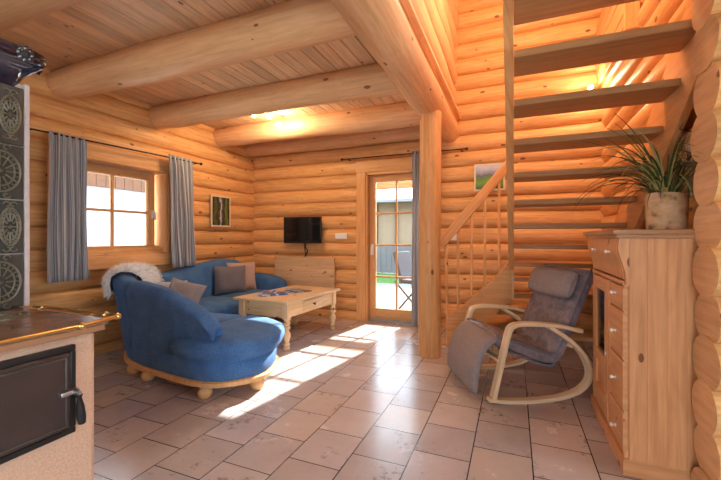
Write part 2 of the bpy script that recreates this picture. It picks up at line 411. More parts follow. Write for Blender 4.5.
# ceiling beams
def end_taper(x, L):
    return 1 if x > .35 else .86 + .14 * (x / .35)
BEAMS = [(1.24, 'log ceiling beam crossing the top left corner above the dark stove cornice'),
         (2.17, 'thick log ceiling beam starting at the wall above the left window curtain'),
         (3.20, 'log ceiling beam starting at the wall above the right curtain of the window'),
         (4.20, 'log ceiling beam lit by the three glowing spotlights'),
         (4.86, 'log ceiling beam lying along the wall with the television')]
for y, lab in BEAMS:
    mb = MB(); mb.log((-3.95, y, 2.635), (-.85, y, 2.635), .15, .145, 28, .15, .006, 0, 0, end_taper)
    tag(mb.build('ceiling_beam', LOGP, angle=60), lab, 'beam', 'log beams across the ceiling')
mb = MB(); mb.log((-.8, -.5, 2.575), (-.8, 4.99, 2.575), .15, .145, 32, .25, .008, 0, 0, lambda x, L: 1 + .13 * (1 - x / L))
tag(mb.build('carrying_beam', LOGP, angle=60), 'long thick round log running towards the glass door on top of the log post', 'beam')
mb = MB(); mb.log((-.786, 3.76, 0), (-.786, 3.76, 2.46), .11, .11, 28, .3, .004, 0, 1)
tag(mb.build('log_post', (pine('post_pine', (.70, .36, .14), (.50, .22, .07), 1.0, .42, .1), LOGE), angle=60), 'round upright log post standing on the floor before the stairs', 'post')

# ------------------------------------------------------------------ window (left wall)
w = MB()
X0, X1 = -4.13, -3.86
w.box((-3.995, (WY0 + WY1) / 2, WZ0 - .005), (.27, WY1 - WY0 + .04, .05), grain=1)
w.box((-3.995, (WY0 + WY1) / 2, WZ1), (.27, WY1 - WY0 + .04, .05), grain=1)
for y in (WY0, WY1): w.box((-3.995, y, (WZ0 + WZ1) / 2), (.27, .05, WZ1 - WZ0), grain=2)
win = w.build('window_1', TRIMW, bevel=.004); struct(win)
w = MB()
w.box((-3.865, (WY0 + WY1) / 2 + .01, WZ0 - .06), (.05, WY1 - WY0 + .22, .13), grain=1)
w.box((-3.865, (WY0 + WY1) / 2 + .01, WZ1 + .06), (.05, WY1 - WY0 + .26, .15), grain=1)
w.box((-3.865, WY1 + .07, (WZ0 + WZ1) / 2), (.045, .16, WZ1 - WZ0), grain=2)
w.box((-3.865, WY0 - .07, (WZ0 + WZ1) / 2), (.045, .16, WZ1 - WZ0), grain=2)
w.build('window_casing', TRIMW, win, bevel=.005)
def sash(name, parent, plane, p, a0, a1, z0, z1, fw, bw, cols, rows, bar=.03, depth=.055, bot=None):
    """glazed frame in plane 'x' (spans y) or 'y' (spans x)"""
    f = MB(); bot = bot or fw
    def bx(a, z, da, dz, d=depth, g=None):
        if plane == 'x': f.box((p, a, z), (d, da, dz), grain=(1 if da > dz else 2))
        else: f.box((a, p, z), (da, d, dz), grain=(0 if da > dz else 2))
    bx(a0 + fw / 2, (z0 + z1) / 2, fw, z1 - z0); bx(a1 - fw / 2, (z0 + z1) / 2, fw, z1 - z0)
    bx((a0 + a1) / 2, z1 - fw / 2, a1 - a0 - 2 * fw, fw); bx((a0 + a1) / 2, z0 + bot / 2, a1 - a0 - 2 * fw, bot)
    ia0, ia1, iz0, iz1 = a0 + fw, a1 - fw, z0 + bot, z1 - fw
    for i in range(1, cols): bx(ia0 + (ia1 - ia0) * i / cols, (iz0 + iz1) / 2, bw, iz1 - iz0, bar)
    for i in range(1, rows): bx((ia0 + ia1) / 2, iz0 + (iz1 - iz0) * i / rows, ia1 - ia0, bw, bar - .004)
    s = f.build(name, TRIMW, parent, bevel=.004)
    g = MB()
    if plane == 'x': g.box((p, (ia0 + ia1) / 2, (iz0 + iz1) / 2), (.006, ia1 - ia0, iz1 - iz0))
    else: g.box(((ia0 + ia1) / 2, p, (iz0 + iz1) / 2), (ia1 - ia0, .006, iz1 - iz0))
    g.build('glass_pane', GLASS, s, smooth=False)
    return s
s1 = sash('window_sash', win, 'x', -4.02, WY0 + .03, WY1 - .08, WZ0 + .02, WZ1 - .03, .085, .03, 2, 2)
h = MB(); h.box((-3.975, WY1 - .115, 1.47), (.02, .03, .09)); h.tube([(-3.975, WY1 - .115, 1.49), (-3.94, WY1 - .115, 1.49), (-3.935, WY1 - .115, 1.4)], .009, 8)
h.build('window_handle', WHITEP, s1)

# ------------------------------------------------------------------ glass door (back wall)
d = MB()
d.box((DX0 + .02, 5.06, 1.06), (.04, .24, 2.12), grain=2); d.box((DX1 - .02, 5.06, 1.06), (.04, .24, 2.12), grain=2)
d.box(((DX0 + DX1) / 2, 5.06, 2.11), (DX1 - DX0, .24, .05), grain=0)
door = d.build('door_1', TRIMW, bevel=.004); struct(door)
d = MB()
d.box((DX0 - .06, 4.945, 1.12), (.14, .045, 2.24), grain=2); d.box((DX1 + .06, 4.945, 1.12), (.14, .045, 2.24), grain=2)
d.box(((DX0 + DX1) / 2, 4.943, 2.2), (DX1 - DX0 + .27, .05, .16), grain=0)
d.build('door_casing', TRIMW, door, bevel=.005)
ds = sash('door_sash', door, 'y', 5.05, DX0 + .04, DX1 - .04, .03, 2.08, .09, .025, 2, 4, bot=.15)
t = MB(); t.box(((DX0 + DX1) / 2, 5.05, .012), (DX1 - DX0, .2, .024)); t.build('threshold', STEEL, door)
h = MB(); h.box((-1.885, 5.015, 1.02), (.035, .015, .16)); h.tube([(-1.885, 5.01, 1.06), (-1.885, 4.975, 1.06), (-1.885, 4.965, .95)], .01, 8)
h.build('door_handle', WHITEP, ds)

# windows of the front and east walls (behind the camera)
n = 2
for plane, p, a0, a1, z0, z1 in (('x', 3.25, -2.4, -.9, .9, 2.1), ('x', 3.25, -.5, 1.5, .1, 2.2), ('y', -3.05, -3.2, -1.6, .9, 2.1), ('y', -3.05, -1.0, 1.4, .1, 2.2)):
    f = MB()
    for a in (a0, a1):
        if plane == 'x': f.box((p, a, (z0 + z1) / 2), (.27, .06, z1 - z0 + .1), grain=2)
        else: f.box((a, p, (z0 + z1) / 2), (.06, .27, z1 - z0 + .1), grain=2)
    for z in (z0 - .02, z1 + .02):
        if plane == 'x': f.box((p, (a0 + a1) / 2, z), (.27, a1 - a0 + .06, .12), grain=1)
        else: f.box(((a0 + a1) / 2, p, z), (a1 - a0 + .06, .27, .12), grain=0)
    o = f.build('window_%d' % n, TRIMW, bevel=.004); struct(o)
    sash('window_sash', o, plane, p, a0 + .03, a1 - .03, z0 + .04, z1 - .04, .07, .03, 2, 2)
    n += 1

# ------------------------------------------------------------------ curtains
def rod(pts, lab, ends=True, r=.008, brackets=()):
    t = MB(); t.tube(pts, r, 8)
    for p in (pts[0], pts[-1]): t.lathe([(0, -.02), (.016, -.012), (.02, 0), (.016, .012), (0, .02)], Matrix.Translation(p), 10)
    o = t.build('curtain_rod', ROD); tag(o, lab, 'curtain rod')
    for p, q in brackets:
        b = MB(); b.tube([p, q], .006, 6); b.lathe([(.02, -.004), (.02, .004)], Matrix.Translation(q), 10); b.build('bracket', ROD, o)
rod([(-3.74, 1.78, 2.105), (-3.74, 3.66, 2.145)], 'thin dark iron curtain rod above the window', brackets=[((-3.74, 1.84, 2.106), (-3.9, 1.84, 2.106)), ((-3.74, 3.62, 2.144), (-3.9, 3.62, 2.144))])
rod([(-2.28, 4.83, 2.31), (-.55, 4.83, 2.31)], 'thin dark iron curtain rod above the glass door', brackets=[((-2.2, 4.83, 2.31), (-2.2, 4.93, 2.31)), ((-.62, 4.83, 2.31), (-.62, 4.95, 2.31))])
def curtain(axis, fixed, a0, a1, ztop, zbot, folds, lab, seed, spread=0., amp=.028, slant=0.):
    rr = random.Random(seed); mb = MB(); n = folds * 10; rows = 22
    ph = [rr.uniform(-.5, .5) for _ in range(folds + 1)]; am = [rr.uniform(.6, 1.25) for _ in range(folds + 1)]
    rings = []
    for i in range(rows + 1):
        f = i / rows; z = ztop + .05 - (ztop + .05 - zbot) * f; ring = []
        for j in range(n + 1):
            g = j / n; k = int(g * folds * .9999)
            wob = .25 * math.sin(f * 3 + ph[k] * 6)
            a = a0 + (a1 - a0) * g + spread * f * (g - .5) + slant * f + .006 * math.sin(f * 5 + g * 9)
            A = amp * am[k] * (.8 + .6 * f) if f > .05 else amp * .6
            o = A * math.sin(2 * PI * (g * folds) + wob * f) + .006 * math.sin(g * 31 + f * 7)
            ring.append((fixed + o, a, z) if axis == 'y' else (a, fixed + o, z))
        rings.append(ring)
    # UV: u across the cloth so that the stripes run down it
    m = n + 1; us = [0]
    for j in range(n): us.append(us[-1] + (V(rings[10][j + 1]) - V(rings[10][j])).length)
    vs = [p for r in rings for p in r]; fs = []; uvs = []
    for i in range(rows):
        for j in range(n):
            fs.append((i * m + j, i * m + j + 1, (i + 1) * m + j + 1, (i + 1) * m + j))
            uvs.append([(us[j], i / rows), (us[j + 1], i / rows), (us[j + 1], (i + 1) / rows), (us[j], (i + 1) / rows)])
    mb.add(vs, fs, uvs)
    o = mb.build('curtain', CURT, angle=180, solid=.003); tag(o, lab, 'curtain'); return o
curtain('y', -3.74, 1.955, 2.27, 2.075, .80, 6, 'grey striped curtain bunched on the side of the window next to the tiled stove', 3, .02)
curtain('y', -3.74, 3.17, 3.52, 2.12, .84, 6, 'grey striped curtain bunched on the side of the window next to the framed picture', 5, .0, .028, .06)
curtain('x', 4.83, -1.255, -1.01, 2.29, .03, 5, 'narrow grey blue curtain hanging beside the glass door behind the log post', 8, .0, .022)

# ------------------------------------------------------------------ staircase
st = empty('staircase', (-.03, 4.35, 0))
tag(st, 'open pine staircase with wide treads and slim balusters against the log walls', 'staircase')
def yfar(z): return 2.26 + (2.385 - z) / .185 * .26      # far edge of the tread whose underside is at z
zs = [2.385 + .185 * k for k in (2, 1, 0, -1, -2, -3, -4, -5, -6, -7, -8)]
for z in zs:
    t = MB(); y1 = yfar(z); t.box((.415, y1 - .14, z + .02), (.83, .28, .042), grain=0); t.build('tread', TREADW, st, bevel=.006)
piv = (-.02, 4.36)
for z, poly in ((.72, [piv, (.86, 4.33), (.9, 4.72), (.05, 4.45)]), (.535, [piv, (.88, 4.6), (.9, 4.93), (.5, 4.93), (-.06, 4.45)]),
                (.35, [(-.06, 4.36), (.56, 4.93), (.05, 4.93), (-.32, 4.3)]), (.165, [(-.3, 4.28), (.1, 4.93), (-.5, 4.93), (-.62, 4.2)])):
    t = MB(); t.prism(poly, z, z + .042); t.build('tread', TREADW, st, bevel=.005)
def stringer(x0, x1, mat, zdrop, ztop, y_hi=4.36):
    t = MB(); k = .185 / .26
    def zl(y): return 2.385 + (2.26 - y) * k
    pts = [(1.46, zl(1.46) - zdrop), (y_hi, zl(y_hi) - zdrop), (y_hi, zl(y_hi) + ztop), (1.46, zl(1.46) + ztop)]
    M = Matrix(((0, 0, 1, 0), (1, 0, 0, 0), (0, 1, 0, 0), (0, 0, 0, 1)))
    t.prism(pts, x0, x1, M, 0); return t.build('stringer', mat, st, bevel=.004)
stringer(-.055, -.002, TRIMW, .06, .26)
stringer(.835, .875, TRIMW, .34, .17, 3.95)
t = MB(); t.box((-.028, 4.375, .73), (.056, .056, .42), grain=2); t.build('newel', TRIMW, st, bevel=.004)
# curved lower stringer
top = cat([(-.70, .345), (-.57, .42), (-.43, .555), (-.30, .67), (-.15, .82), (-.03, .965)], 4)
bot = cat([(-.03, .52), (-.2, .36), (-.36, .21), (-.5, .06), (-.56, 0)], 3)
poly = top + bot + [(-.72, 0), (-.72, .3)]
ang = math.atan2(.2, .69)
M = Matrix.Translation((-.03, 4.36, 0)) @ Matrix.Rotation(math.atan2(4.36 - 4.15, .67), 4, 'Z') @ Matrix.Translation((.03, 0, 0)) @ Matrix(((1, 0, 0, 0), (0, 0, 1, 0), (0, 1, 0, 0), (0, 0, 0, 1)))
t = MB(); t.prism([(a, b) for a, b in poly], -.022, .022, M, 0); t.build('stringer', TRIMW, st, bevel=.003, angle=30)
def onflight(x): return V((x, 4.36 + (x + .03) * math.tan(math.atan2(.21, .67)), 0))
def topz(x):
    for a, b in zip(top, top[1:]):
        if a[0] <= x <= b[0]: return a[1] + (b[1] - a[1]) * (x - a[0]) / (b[0] - a[0])
    return top[0][1]
def railz(x): return 1.18 + (x + .70) / .67 * .84
a, b = onflight(-.76), onflight(-.035); a.z = railz(-.76); b.z = railz(-.035)
t = MB(); dv = b - a; L = dv.length
R = dv.to_track_quat('X', 'Z').to_matrix().to_4x4()
t.box((0, 0, 0), (L, .055, .10), M=Matrix.Translation((a + b) / 2) @ R); t.build('handrail', TRIMW, st, bevel=.012)
for x in (-.685, -.57, -.43, -.295, -.15):
    p = onflight(x); z0 = topz(x) - .01; z1 = railz(x) - .03
    t = MB(); t.tube([(p.x, p.y, z0), (p.x, p.y, z1)], .0145, 10); t.build('baluster', TRIMW, st)
# timber reveal boards high on the right wall
t = MB()
for i in range(7): t.box((.90 - i * .0, 4.3, 2.95 + i * .105), (.05 + .012 * (i % 3), 1.3, .1), grain=1)
t.box((.88, 3.62, 3.3), (.1, .06, .85), grain=2)
o = t.build('trim_1', TRIMW, bevel=.004); struct(o)

# ------------------------------------------------------------------ corner sofa
so = empty('corner_sofa', (-3.0, 2.9, 0))
tag(so, 'large blue upholstered corner sofa with rounded chaise end on pale bun feet', 'sofa')
foot_pts = [(-1.80, 2.43), (-1.87, 2.22), (-2.08, 2.07), (-2.5, 2.09), (-3.0, 2.18), (-3.3, 2.34), (-3.62, 2.62), (-3.80, 2.95), (-3.82, 3.5), (-3.82, 4.5), (-3.8, 4.72), (-3.25, 4.72), (-3.08, 4.6), (-3.04, 4.1), (-3.04, 3.5), (-2.96, 3.1), (-2.7, 2.95), (-2.25, 2.93), (-1.94, 2.76)]
fp = cat(foot_pts, 3, True)
cen = V((-3.0, 2.9))
def offset_poly(poly, d):
    n = len(poly); out = []
    for i in range(n):
        a, b = V(poly[i - 1][:2]), V(poly[(i + 1) % n][:2]); t = (b - a).normalized()
        out.append((poly[i][0] - t.y * d, poly[i][1] + t.x * d))
    return out
area = sum(fp[i][0] * fp[(i + 1) % len(fp)][1] - fp[(i + 1) % len(fp)][0] * fp[i][1] for i in range(len(fp)))
sgn = 1 if area < 0 else -1          # outward offset sign
def out(poly, d): return offset_poly(poly, d * sgn)
t = MB(); rings = [[(x, y, z) for x, y in out(fp, dd)] for dd, z in ((-.02, .13), (-.005, .15), (0, .22), (-.005, .29), (-.03, .31))]
t.loft(rings); t.build('base', BLUE, so, angle=60)
t = MB(); rings = [[(x, y, z) for x, y in out(fp, dd)] for dd, z in ((-.04, .098), (.004, .10), (.016, .107), (.016, .135), (.006, .143), (-.03, .144))]
t.loft(rings); t.build('plinth', BEECH, so, angle=50)
for x, y in ((-3.1, 2.27), (-2.83, 2.2), (-2.13, 2.12), (-1.87, 2.40), (-2.02, 2.76), (-2.55, 2.9), (-3.1, 3.3), (-3.1, 4.55), (-3.72, 4.6), (-3.72, 3.2)):
    t = MB(); t.lathe([(.026, .001), (.04, .01), (.054, .035), (.052, .06), (.036, .082), (.04, .088), (.04, .102)], Matrix.Translation((x, y, 0)), 16)
    t.build('foot', BEECH, so)
# backrests : stations = (x, y, height, start height, thickness factor)
PROF = [(0, 0), (.012, .15), (.022, .35), (.040, .58), (.058, .76), (.072, .88), (.062, .955), (.02, 1.0), (-.035, .985), (-.075, .92), (-.095, .82), (-.105, .65), (-.125, .45), (-.15, .22), (-.16, 0)]
def section(px, py, nx, ny, Hh, z0, tk):
    out_ = []
    for a, f in PROF:
        z = .13 + (Hh - .13) * f
        zz = max(z, z0) if f < .5 else z
        if z0 > .3: zz = z0 + (Hh - z0) * f
        c = -.045
        aa = c + (a - c) * tk
        out_.append((px + nx * aa, py + ny * aa, zz))
    return out_
def backrest(stations, bulge=0.0):
    n = len(stations); rings = []
    for i, (x, y, Hh, z0, tk) in enumerate(stations):
        a, b = stations[max(i - 1, 0)], stations[min(i + 1, n - 1)]
        dx, dy = b[0] - a[0], b[1] - a[1]; L = math.hypot(dx, dy)
        nx, ny = -dy / L, dx / L
        rings.append(section(x, y, -nx if False else nx, ny, Hh, z0, tk))
    t = MB(); t.loft(rings); return t.build('backrest', BLUE, so, angle=75, sub=1)
def stn(pts, n=4):
    return [tuple(p) for p in zip(*[[q[k] for q in cat([(a, b, c) for a, b, c, _, _ in pts], n)] for k in range(3)],
            [q[0] for q in cat([(p[3], 0, 0) for p in pts], n)], [q[0] for q in cat([(p[4], 0, 0) for p in pts], n)])]
# path runs chaise end -> corner -> wall; outward is on the left of travel reversed, so travel the other way round
near = [(-2.015, 2.105, .485, .38, .45), (-2.025, 2.10, .53, .38, .85), (-2.07, 2.10, .60, .38, 1), (-2.14, 2.10, .66, .38, 1.05), (-2.28, 2.10, .73, .34, 1.1), (-2.42, 2.11, .785, .22, 1.1), (-2.58, 2.125, .82, .15, 1.1), (-2.8, 2.15, .845, .13, 1.1), (-2.94, 2.18, .83, .13, 1.05), (-3.0, 2.195, .80, .13, .9), (-3.02, 2.205, .77, .14, .6)]
corner = [(-3.02, 2.2, .74, .14, .6), (-3.06, 2.22, .82, .13, 1.0), (-3.2, 2.285, .87, .13, 1.35), (-3.38, 2.41, .885, .13, 1.4), (-3.56, 2.61, .875, .13, 1.35), (-3.70, 2.82, .85, .13, 1.1), (-3.77, 3.03, .82, .13, .97), (-3.795, 3.08, .76, .14, .6)]
wall = [(-3.795, 3.09, .74, .14, .6), (-3.80, 3.13, .79, .13, .95), (-3.80, 3.4, .825, .13, 1), (-3.80, 3.75, .875, .13, 1), (-3.80, 4.1, .905, .13, 1), (-3.80, 4.4, .86, .13, 1), (-3.80, 4.6, .76, .13, .97), (-3.80, 4.68, .68, .14, .6)]
for S in (near, corner, wall): backrest(stn(S, 3))
# seat cushions
def cushion_poly(poly, z0, z1, bul=.02, dome=.02):
    P_ = cat(poly, 4, True); c = sum((V(p[:2]) for p in P_), V((0, 0))) / len(P_)
    ar = sum(P_[i][0] * P_[(i + 1) % len(P_)][1] - P_[(i + 1) % len(P_)][0] * P_[i][1] for i in range(len(P_)))
    s_ = 1 if ar < 0 else -1
    rings = []
    for dd, z in ((-.03, z0), (-.008, z0 + .012), (bul, (z0 + z1) / 2), (bul * .4, z1 - .025), (-.03, z1 - .004)):
        rings.append([(x, y, z) for x, y in offset_poly(P_, dd * s_)])
    base = rings[-1]
    for k, dz in ((.75, dome * .6), (.4, dome), (.02, dome * 1.1)):
        rings.append([(c.x + (p[0] - c.x) * k, c.y + (p[1] - c.y) * k, z1 + dz) for p in base])
    t = MB(); t.loft(rings); return t.build('seat_cushion', BLUE, so, angle=75)
cushion_poly([(-1.755, 2.44), (-1.82, 2.19), (-2.08, 2.04), (-2.38, 2.055), (-2.42, 2.3), (-2.43, 2.65), (-2.4, 2.93), (-2.2, 2.955), (-1.90, 2.79)], .295, .445)
cushion_poly([(-2.45, 2.22), (-2.47, 2.6), (-2.45, 2.93), (-2.75, 2.93), (-3.2, 2.95), (-3.55, 2.85), (-3.45, 2.6), (-3.2, 2.38), (-2.9, 2.26)], .295, .44)
cushion_poly([(-3.05, 3.02), (-3.02, 3.35), (-3.02, 3.75), (-3.35, 3.77), (-3.66, 3.75), (-3.66, 3.4), (-3.66, 3.0), (-3.35, 2.98)], .295, .44)
cushion_poly([(-3.02, 3.79), (-3.01, 4.1), (-3.02, 4.46), (-3.35, 4.48), (-3.66, 4.46), (-3.66, 4.1), (-3.66, 3.79), (-3.35, 3.78)], .295, .44)
# far armrest
t = MB(); rings = []
for x, sc_, hh in ((-3.86, .9, .66), (-3.75, 1, .68), (-3.5, 1, .675), (-3.28, 1, .65), (-3.16, .95, .60), (-3.10, .7, .54), (-3.08, .3, .48)):
    r = []
    for k in range(20):
        a = 2 * PI * k / 20
        yy = 4.64 + .105 * sc_ * math.copysign(abs(math.cos(a)) ** .6, math.cos(a))
        zz = (.30 + hh) / 2 - .04 + ((hh - .26) / 2) * math.copysign(abs(math.sin(a)) ** .6, math.sin(a))
        r.append((x, yy, zz))
    rings.append(r)
t.loft(rings); t.build('armrest', BLUE, so, angle=75, sub=1)

# pillows
def pillow(name, mat, loc, rot, w, h_, th, lab, group=None):
    mb = MB(); n = 14; vs = []; fs = []
    for side in (1, -1):
        for i in range(n + 1):
            for j in range(n + 1):
                u, v = -1 + 2 * i / n, -1 + 2 * j / n
                e = max(0, (1 - u ** 4) * (1 - v ** 4)) ** .55
                x = w / 2 * u * (1 - .07 * (1 - v * v)); y = h_ / 2 * v * (1 - .07 * (1 - u * u))
                vs.append((x, side * th / 2 * e * (1 + .06 * math.sin(5 * u + 3 * v)), y))
    m = (n + 1) ** 2
    for s_ in (0, 1):
        for i in range(n):
            for j in range(n):
                a = s_ * m + i * (n + 1) + j
                f = (a, a + 1, a + n + 2, a + n + 1); fs.append(f if s_ else f[::-1])
    mb.generic(vs, fs, Matrix.Translation(loc) @ Euler(rot).to_matrix().to_4x4(), 0)
    o = mb.build(name, mat, angle=180); tag(o, lab, 'cushion', group); return o
pillow('throw_pillow', PDARK, (-3.50, 3.93, .63), (math.radians(-14), 0, math.radians(52)), .42, .38, .13, 'square dark grey pillow leaning in front of a rose one on the blue sofa')
pillow('throw_pillow', PROSE, (-3.54, 4.20, .65), (math.radians(-12), 0, math.radians(55)), .40, .40, .11, 'rose beige pillow half hidden behind the dark grey pillow on the blue sofa')
pillow('throw_pillow', PGREY, (-3.24, 2.93, .575), (math.radians(-36), math.radians(16), math.radians(32)), .37, .36, .13, 'grey pillow lying tilted in the sofa corner below the window')
pillow('throw_pillow', plain('pale_blue_grey_cushion', (.45, .46, .5), .9), (-3.42, 2.88, .575), (math.radians(-30), 0, math.radians(40)), .38, .34, .10, 'pale blue grey pillow behind the tilted grey pillow near the fleece')

# fleece thrown over the corner backrest
def fleece():
    st_ = stn(corner, 4); keep = [s for s in st_ if 2.27 < s[1] < 2.95]
    n = len(keep); rings = []; rr = random.Random(4)
    for i, (x, y, Hh, z0, tk) in enumerate(keep):
        a, b = keep[max(i - 1, 0)], keep[min(i + 1, n - 1)]
        dx, dy = b[0] - a[0], b[1] - a[1]; L = math.hypot(dx, dy); nx, ny = -dy / L, dx / L
        sec = section(x, y, nx, ny, Hh, z0, tk)
        c = V((x - nx * .03, y - ny * .03, Hh - .12))
        lo = 6 if i < n * .6 else 5
        ring = []
        for p in sec[4:13]:
            p = V(p); dv = (p - c); ring.append(p + dv.normalized() * (.022 + .012 * rr.random()))
        rings.append([tuple(p) for p in ring])
    mb = MB(); mb.loft(rings, closed=False, caps=False)
    for k in range(9000):
        i = rr.random() * (n - 1.001); j = rr.random() * (len(rings[0]) - 1.001); a, b = int(i), int(j); fi, fj = i - a, j - b
        p00, p10, p01, p11 = V(rings[a][b]), V(rings[a + 1][b]), V(rings[a][b + 1]), V(rings[a + 1][b + 1])
        p = (p00 * (1 - fi) + p10 * fi) * (1 - fj) + (p01 * (1 - fi) + p11 * fi) * fj
        nn = (p10 - p00).cross(p01 - p00).normalized()
        c = V((-3.0, 3.3, .7))
        if nn.z < -.2: nn = -nn
        cc = V(keep[a][:2] + (keep[a][2] - .12,)); 
        if nn.dot(p - cc) < 0: nn = -nn
        dr = (nn + V((rr.uniform(-.7, .7), rr.uniform(-.7, .7), rr.uniform(-.9, .2)))).normalized()
        ln = rr.uniform(.03, .07); sd = dr.cross(V((rr.random(), rr.random(), rr.random()))).normalized() * .003
        q = p + dr * ln * .6 ; e = q + (dr + V((0, 0, -.6))).normalized() * ln * .5
        mb.add([p - sd, p + sd, q + sd * .8, q - sd * .8, e], [(0, 1, 2, 3), (3, 2, 4)], [[(0, 0)] * 4, [(0, 0)] * 3])
    tag(mb.build('sheepskin_throw', WHITEF, angle=180), 'shaggy white sheepskin draped over the corner backrest of the blue sofa', 'sheepskin')
fleece()

# ------------------------------------------------------------------ coffee table
TM = Matrix.Translation((-2.50, 3.85, 0)) @ Matrix.Rotation(math.radians(-3), 4, 'Z')
ta = empty('coffee_table', (-2.50, 3.85, 0)); tag(ta, 'pale pine coffee table with turned legs and a drawer before the blue sofa', 'table')
t = MB(); t.box((0, 0, .515), (.74, 1.16, .028), M=TM, grain=1); t.build('table_top', TABLEP, ta, bevel=.006)
t = MB()
for sx in (-1, 1):
    if sx < 0: t.box((sx * .30, 0, .42), (.022, .90, .16), M=TM, grain=1)
    else:
        t.box((.30, -.33, .42), (.022, .26, .16), M=TM, grain=1); t.box((.30, .33, .42), (.022, .26, .16), M=TM, grain=1)
        t.box((.30, 0, .49), (.022, .42, .022), M=TM, grain=1); t.box((.30, 0, .35), (.022, .42, .022), M=TM, grain=1)
for sy in (-1, 1): t.box((0, sy * .49, .42), (.54, .022, .16), M=TM, grain=0)
t.build('apron', TABLEP, ta, bevel=.002)
t = MB(); t.box((.306, 0, .42), (.022, .40, .11), M=TM, grain=1); t.box((.06, 0, .42), (.45, .37, .09), M=TM, grain=1)
dr = t.build('drawer', TABLEP, ta, bevel=.004)
KX = Matrix.Rotation(PI / 2, 4, 'Y')
t = MB(); t.lathe([(.008, 0), (.007, .012), (.016, .02), (.016, .03), (.006, .036)], TM @ Matrix.Translation((.317, 0, .42)) @ KX, 14); t.build('knob', plain('dark_knob', (.12, .08, .05), .4), dr)
for sx in (-1, 1):
    for sy in (-1, 1):
        t = MB(); t.box((sx * .30, sy * .49, .42), (.07, .07, .165), M=TM, grain=2)
        t.lathe([(.026, 0), (.036, .012), (.036, .03), (.022, .042), (.034, .055), (.034, .07), (.022, .082), (.026, .10), (.040, .14), (.042, .17), (.026, .205), (.022, .215), (.038, .232), (.038, .25), (.024, .262), (.038, .278), (.038, .292), (.026, .305), (.036, .32), (.036, .34)],
                TM @ Matrix.Translation((sx * .30, sy * .49, 0)), 16)
        t.build('leg', TABLEP, ta, bevel=.003)
# magazines
def paper(name, c1, c2, sc_=14):
    m, nt, b = newmat(name); N = nt.nodes; L = nt.links
    tc = N.new('ShaderNodeTexCoord'); v = N.new('ShaderNodeTexVoronoi'); v.inputs['Scale'].default_value = sc_; L.new(tc.outputs['Object'], v.inputs['Vector'])
    r = N.new('ShaderNodeValToRGB'); e = r.color_ramp.elements; e[0].color = (*c1, 1); e[1].color = (*c2, 1); r.color_ramp.interpolation = 'CONSTANT'; e[1].position = .5
    s_ = N.new('ShaderNodeSeparateColor'); L.new(v.outputs['Color'], s_.inputs[0]); L.new(s_.outputs[0], r.inputs[0]); L.new(r.outputs[0], b.inputs['Base Color']); b.inputs['Roughness'].default_value = .3
    return m
t = MB()
def opened(cx, cy, z, rz, mat, lab, w=.21, l=.29):
    t = MB(); Mx = TM @ Matrix.Translation((cx, cy, z)) @ Matrix.Rotation(rz, 4, 'Z')
    xs = [i / 10 for i in range(-10, 11)]
    topz_ = [(x * w, 0.003 + .030 * (math.exp(-((abs(x) - .25) / .25) ** 2)) * (0.3 if x == 0 else 1)) for x in xs]
    rings = [[(x, y, z_) for x, z_ in topz_] + [(x, y, 0) for x, _ in topz_[::-1]] for y in (-l / 2, l / 2)]
    t.loft(rings, Mx); o = t.build('magazine', mat, angle=50); tag(o, lab, 'magazine')
opened(-.10, -.20, .530, math.radians(58), paper('blue_pages', (.10, .16, .36), (.62, .66, .74)), 'open blue magazine lying spread out on the pine coffee table')
t = MB(); Mx = TM @ Matrix.Translation((.02, .12, .535)) @ Matrix.Rotation(math.radians(70), 4, 'Z'); t.box((0, 0, 0), (.21, .28, .008), M=Mx)
tag(t.build('magazine', paper('dark_cover', (.06, .07, .10), (.42, .48, .58), 9), bevel=.001), 'closed dark magazine on the coffee table behind the open one', 'magazine')
t = MB(); Mx = TM @ Matrix.Translation((-.16, .22, .5345)) @ Matrix.Rotation(math.radians(20), 4, 'Z'); t.box((0, 0, 0), (.15, .21, .006), M=Mx)
tag(t.build('brochure', paper('pale_cover', (.7, .72, .74), (.35, .42, .5), 7), bevel=.001), 'pale brochure on the side of the coffee table next to the wall board', 'brochure')

# ------------------------------------------------------------------ television, fold-down board, switches, pictures
tv = empty('television', (-2.95, 4.90, 1.10)); tag(tv, 'flat black television on a bracket on the log wall', 'television')
t = MB(); t.box((-2.945, 4.845, 1.305), (.65, .035, .395)); t.build('television_body', BLACKP, tv, bevel=.006)
t = MB(); t.box((-2.945, 4.8265, 1.315), (.62, .003, .35)); t.build('screen', SCREEN, tv)
t = MB(); t.box((-2.945, 4.89, 1.31), (.12, .06, .12)); t.build('bracket', BLACKP, tv)
t = MB(); t.tube(cat([(-2.9, 4.87, 1.13), (-2.93, 4.9, 1.05), (-2.9, 4.92, .98), (-2.96, 4.93, .90)], 5), .008, 6); t.tube(cat([(-2.93, 4.87, 1.13), (-2.95, 4.92, 1.02), (-2.93, 4.93, .9)], 5), .006, 6)
t.build('cable', BLACKP, tv)
t = MB()
for i in range(4): t.box((-2.955, 4.90, .485 + i * .1135), (1.04, .03, .1125), grain=0)
wb = t.build('wall_board', PANEL, bevel=.001); tag(wb, 'wide pale pine board fixed flat to the log wall below the television', 'board')
t = MB(); t.box((-2.955, 4.913, .892), (1.06, .045, .014), grain=0); t.build('ledge', PANEL, wb, bevel=.002)
def plate(x, z, w_, lab, name='light_switch'):
    t = MB(); t.box((x, 4.93, z), (w_, .02, .085)); o = t.build(name, WHITEP, bevel=.004); tag(o, lab, 'switch')
    k = 2 if w_ > .1 else 1
    for i in range(k):
        t = MB(); t.box((x + (i - (k - 1) / 2) * w_ / 2 * .95, 4.918, z), (w_ / k * .72, .008, .06)); t.build('rocker', WHITEP, o, bevel=.002)
plate(-2.34, 1.215, .19, 'white double switch plate on the log wall between television and glass door')
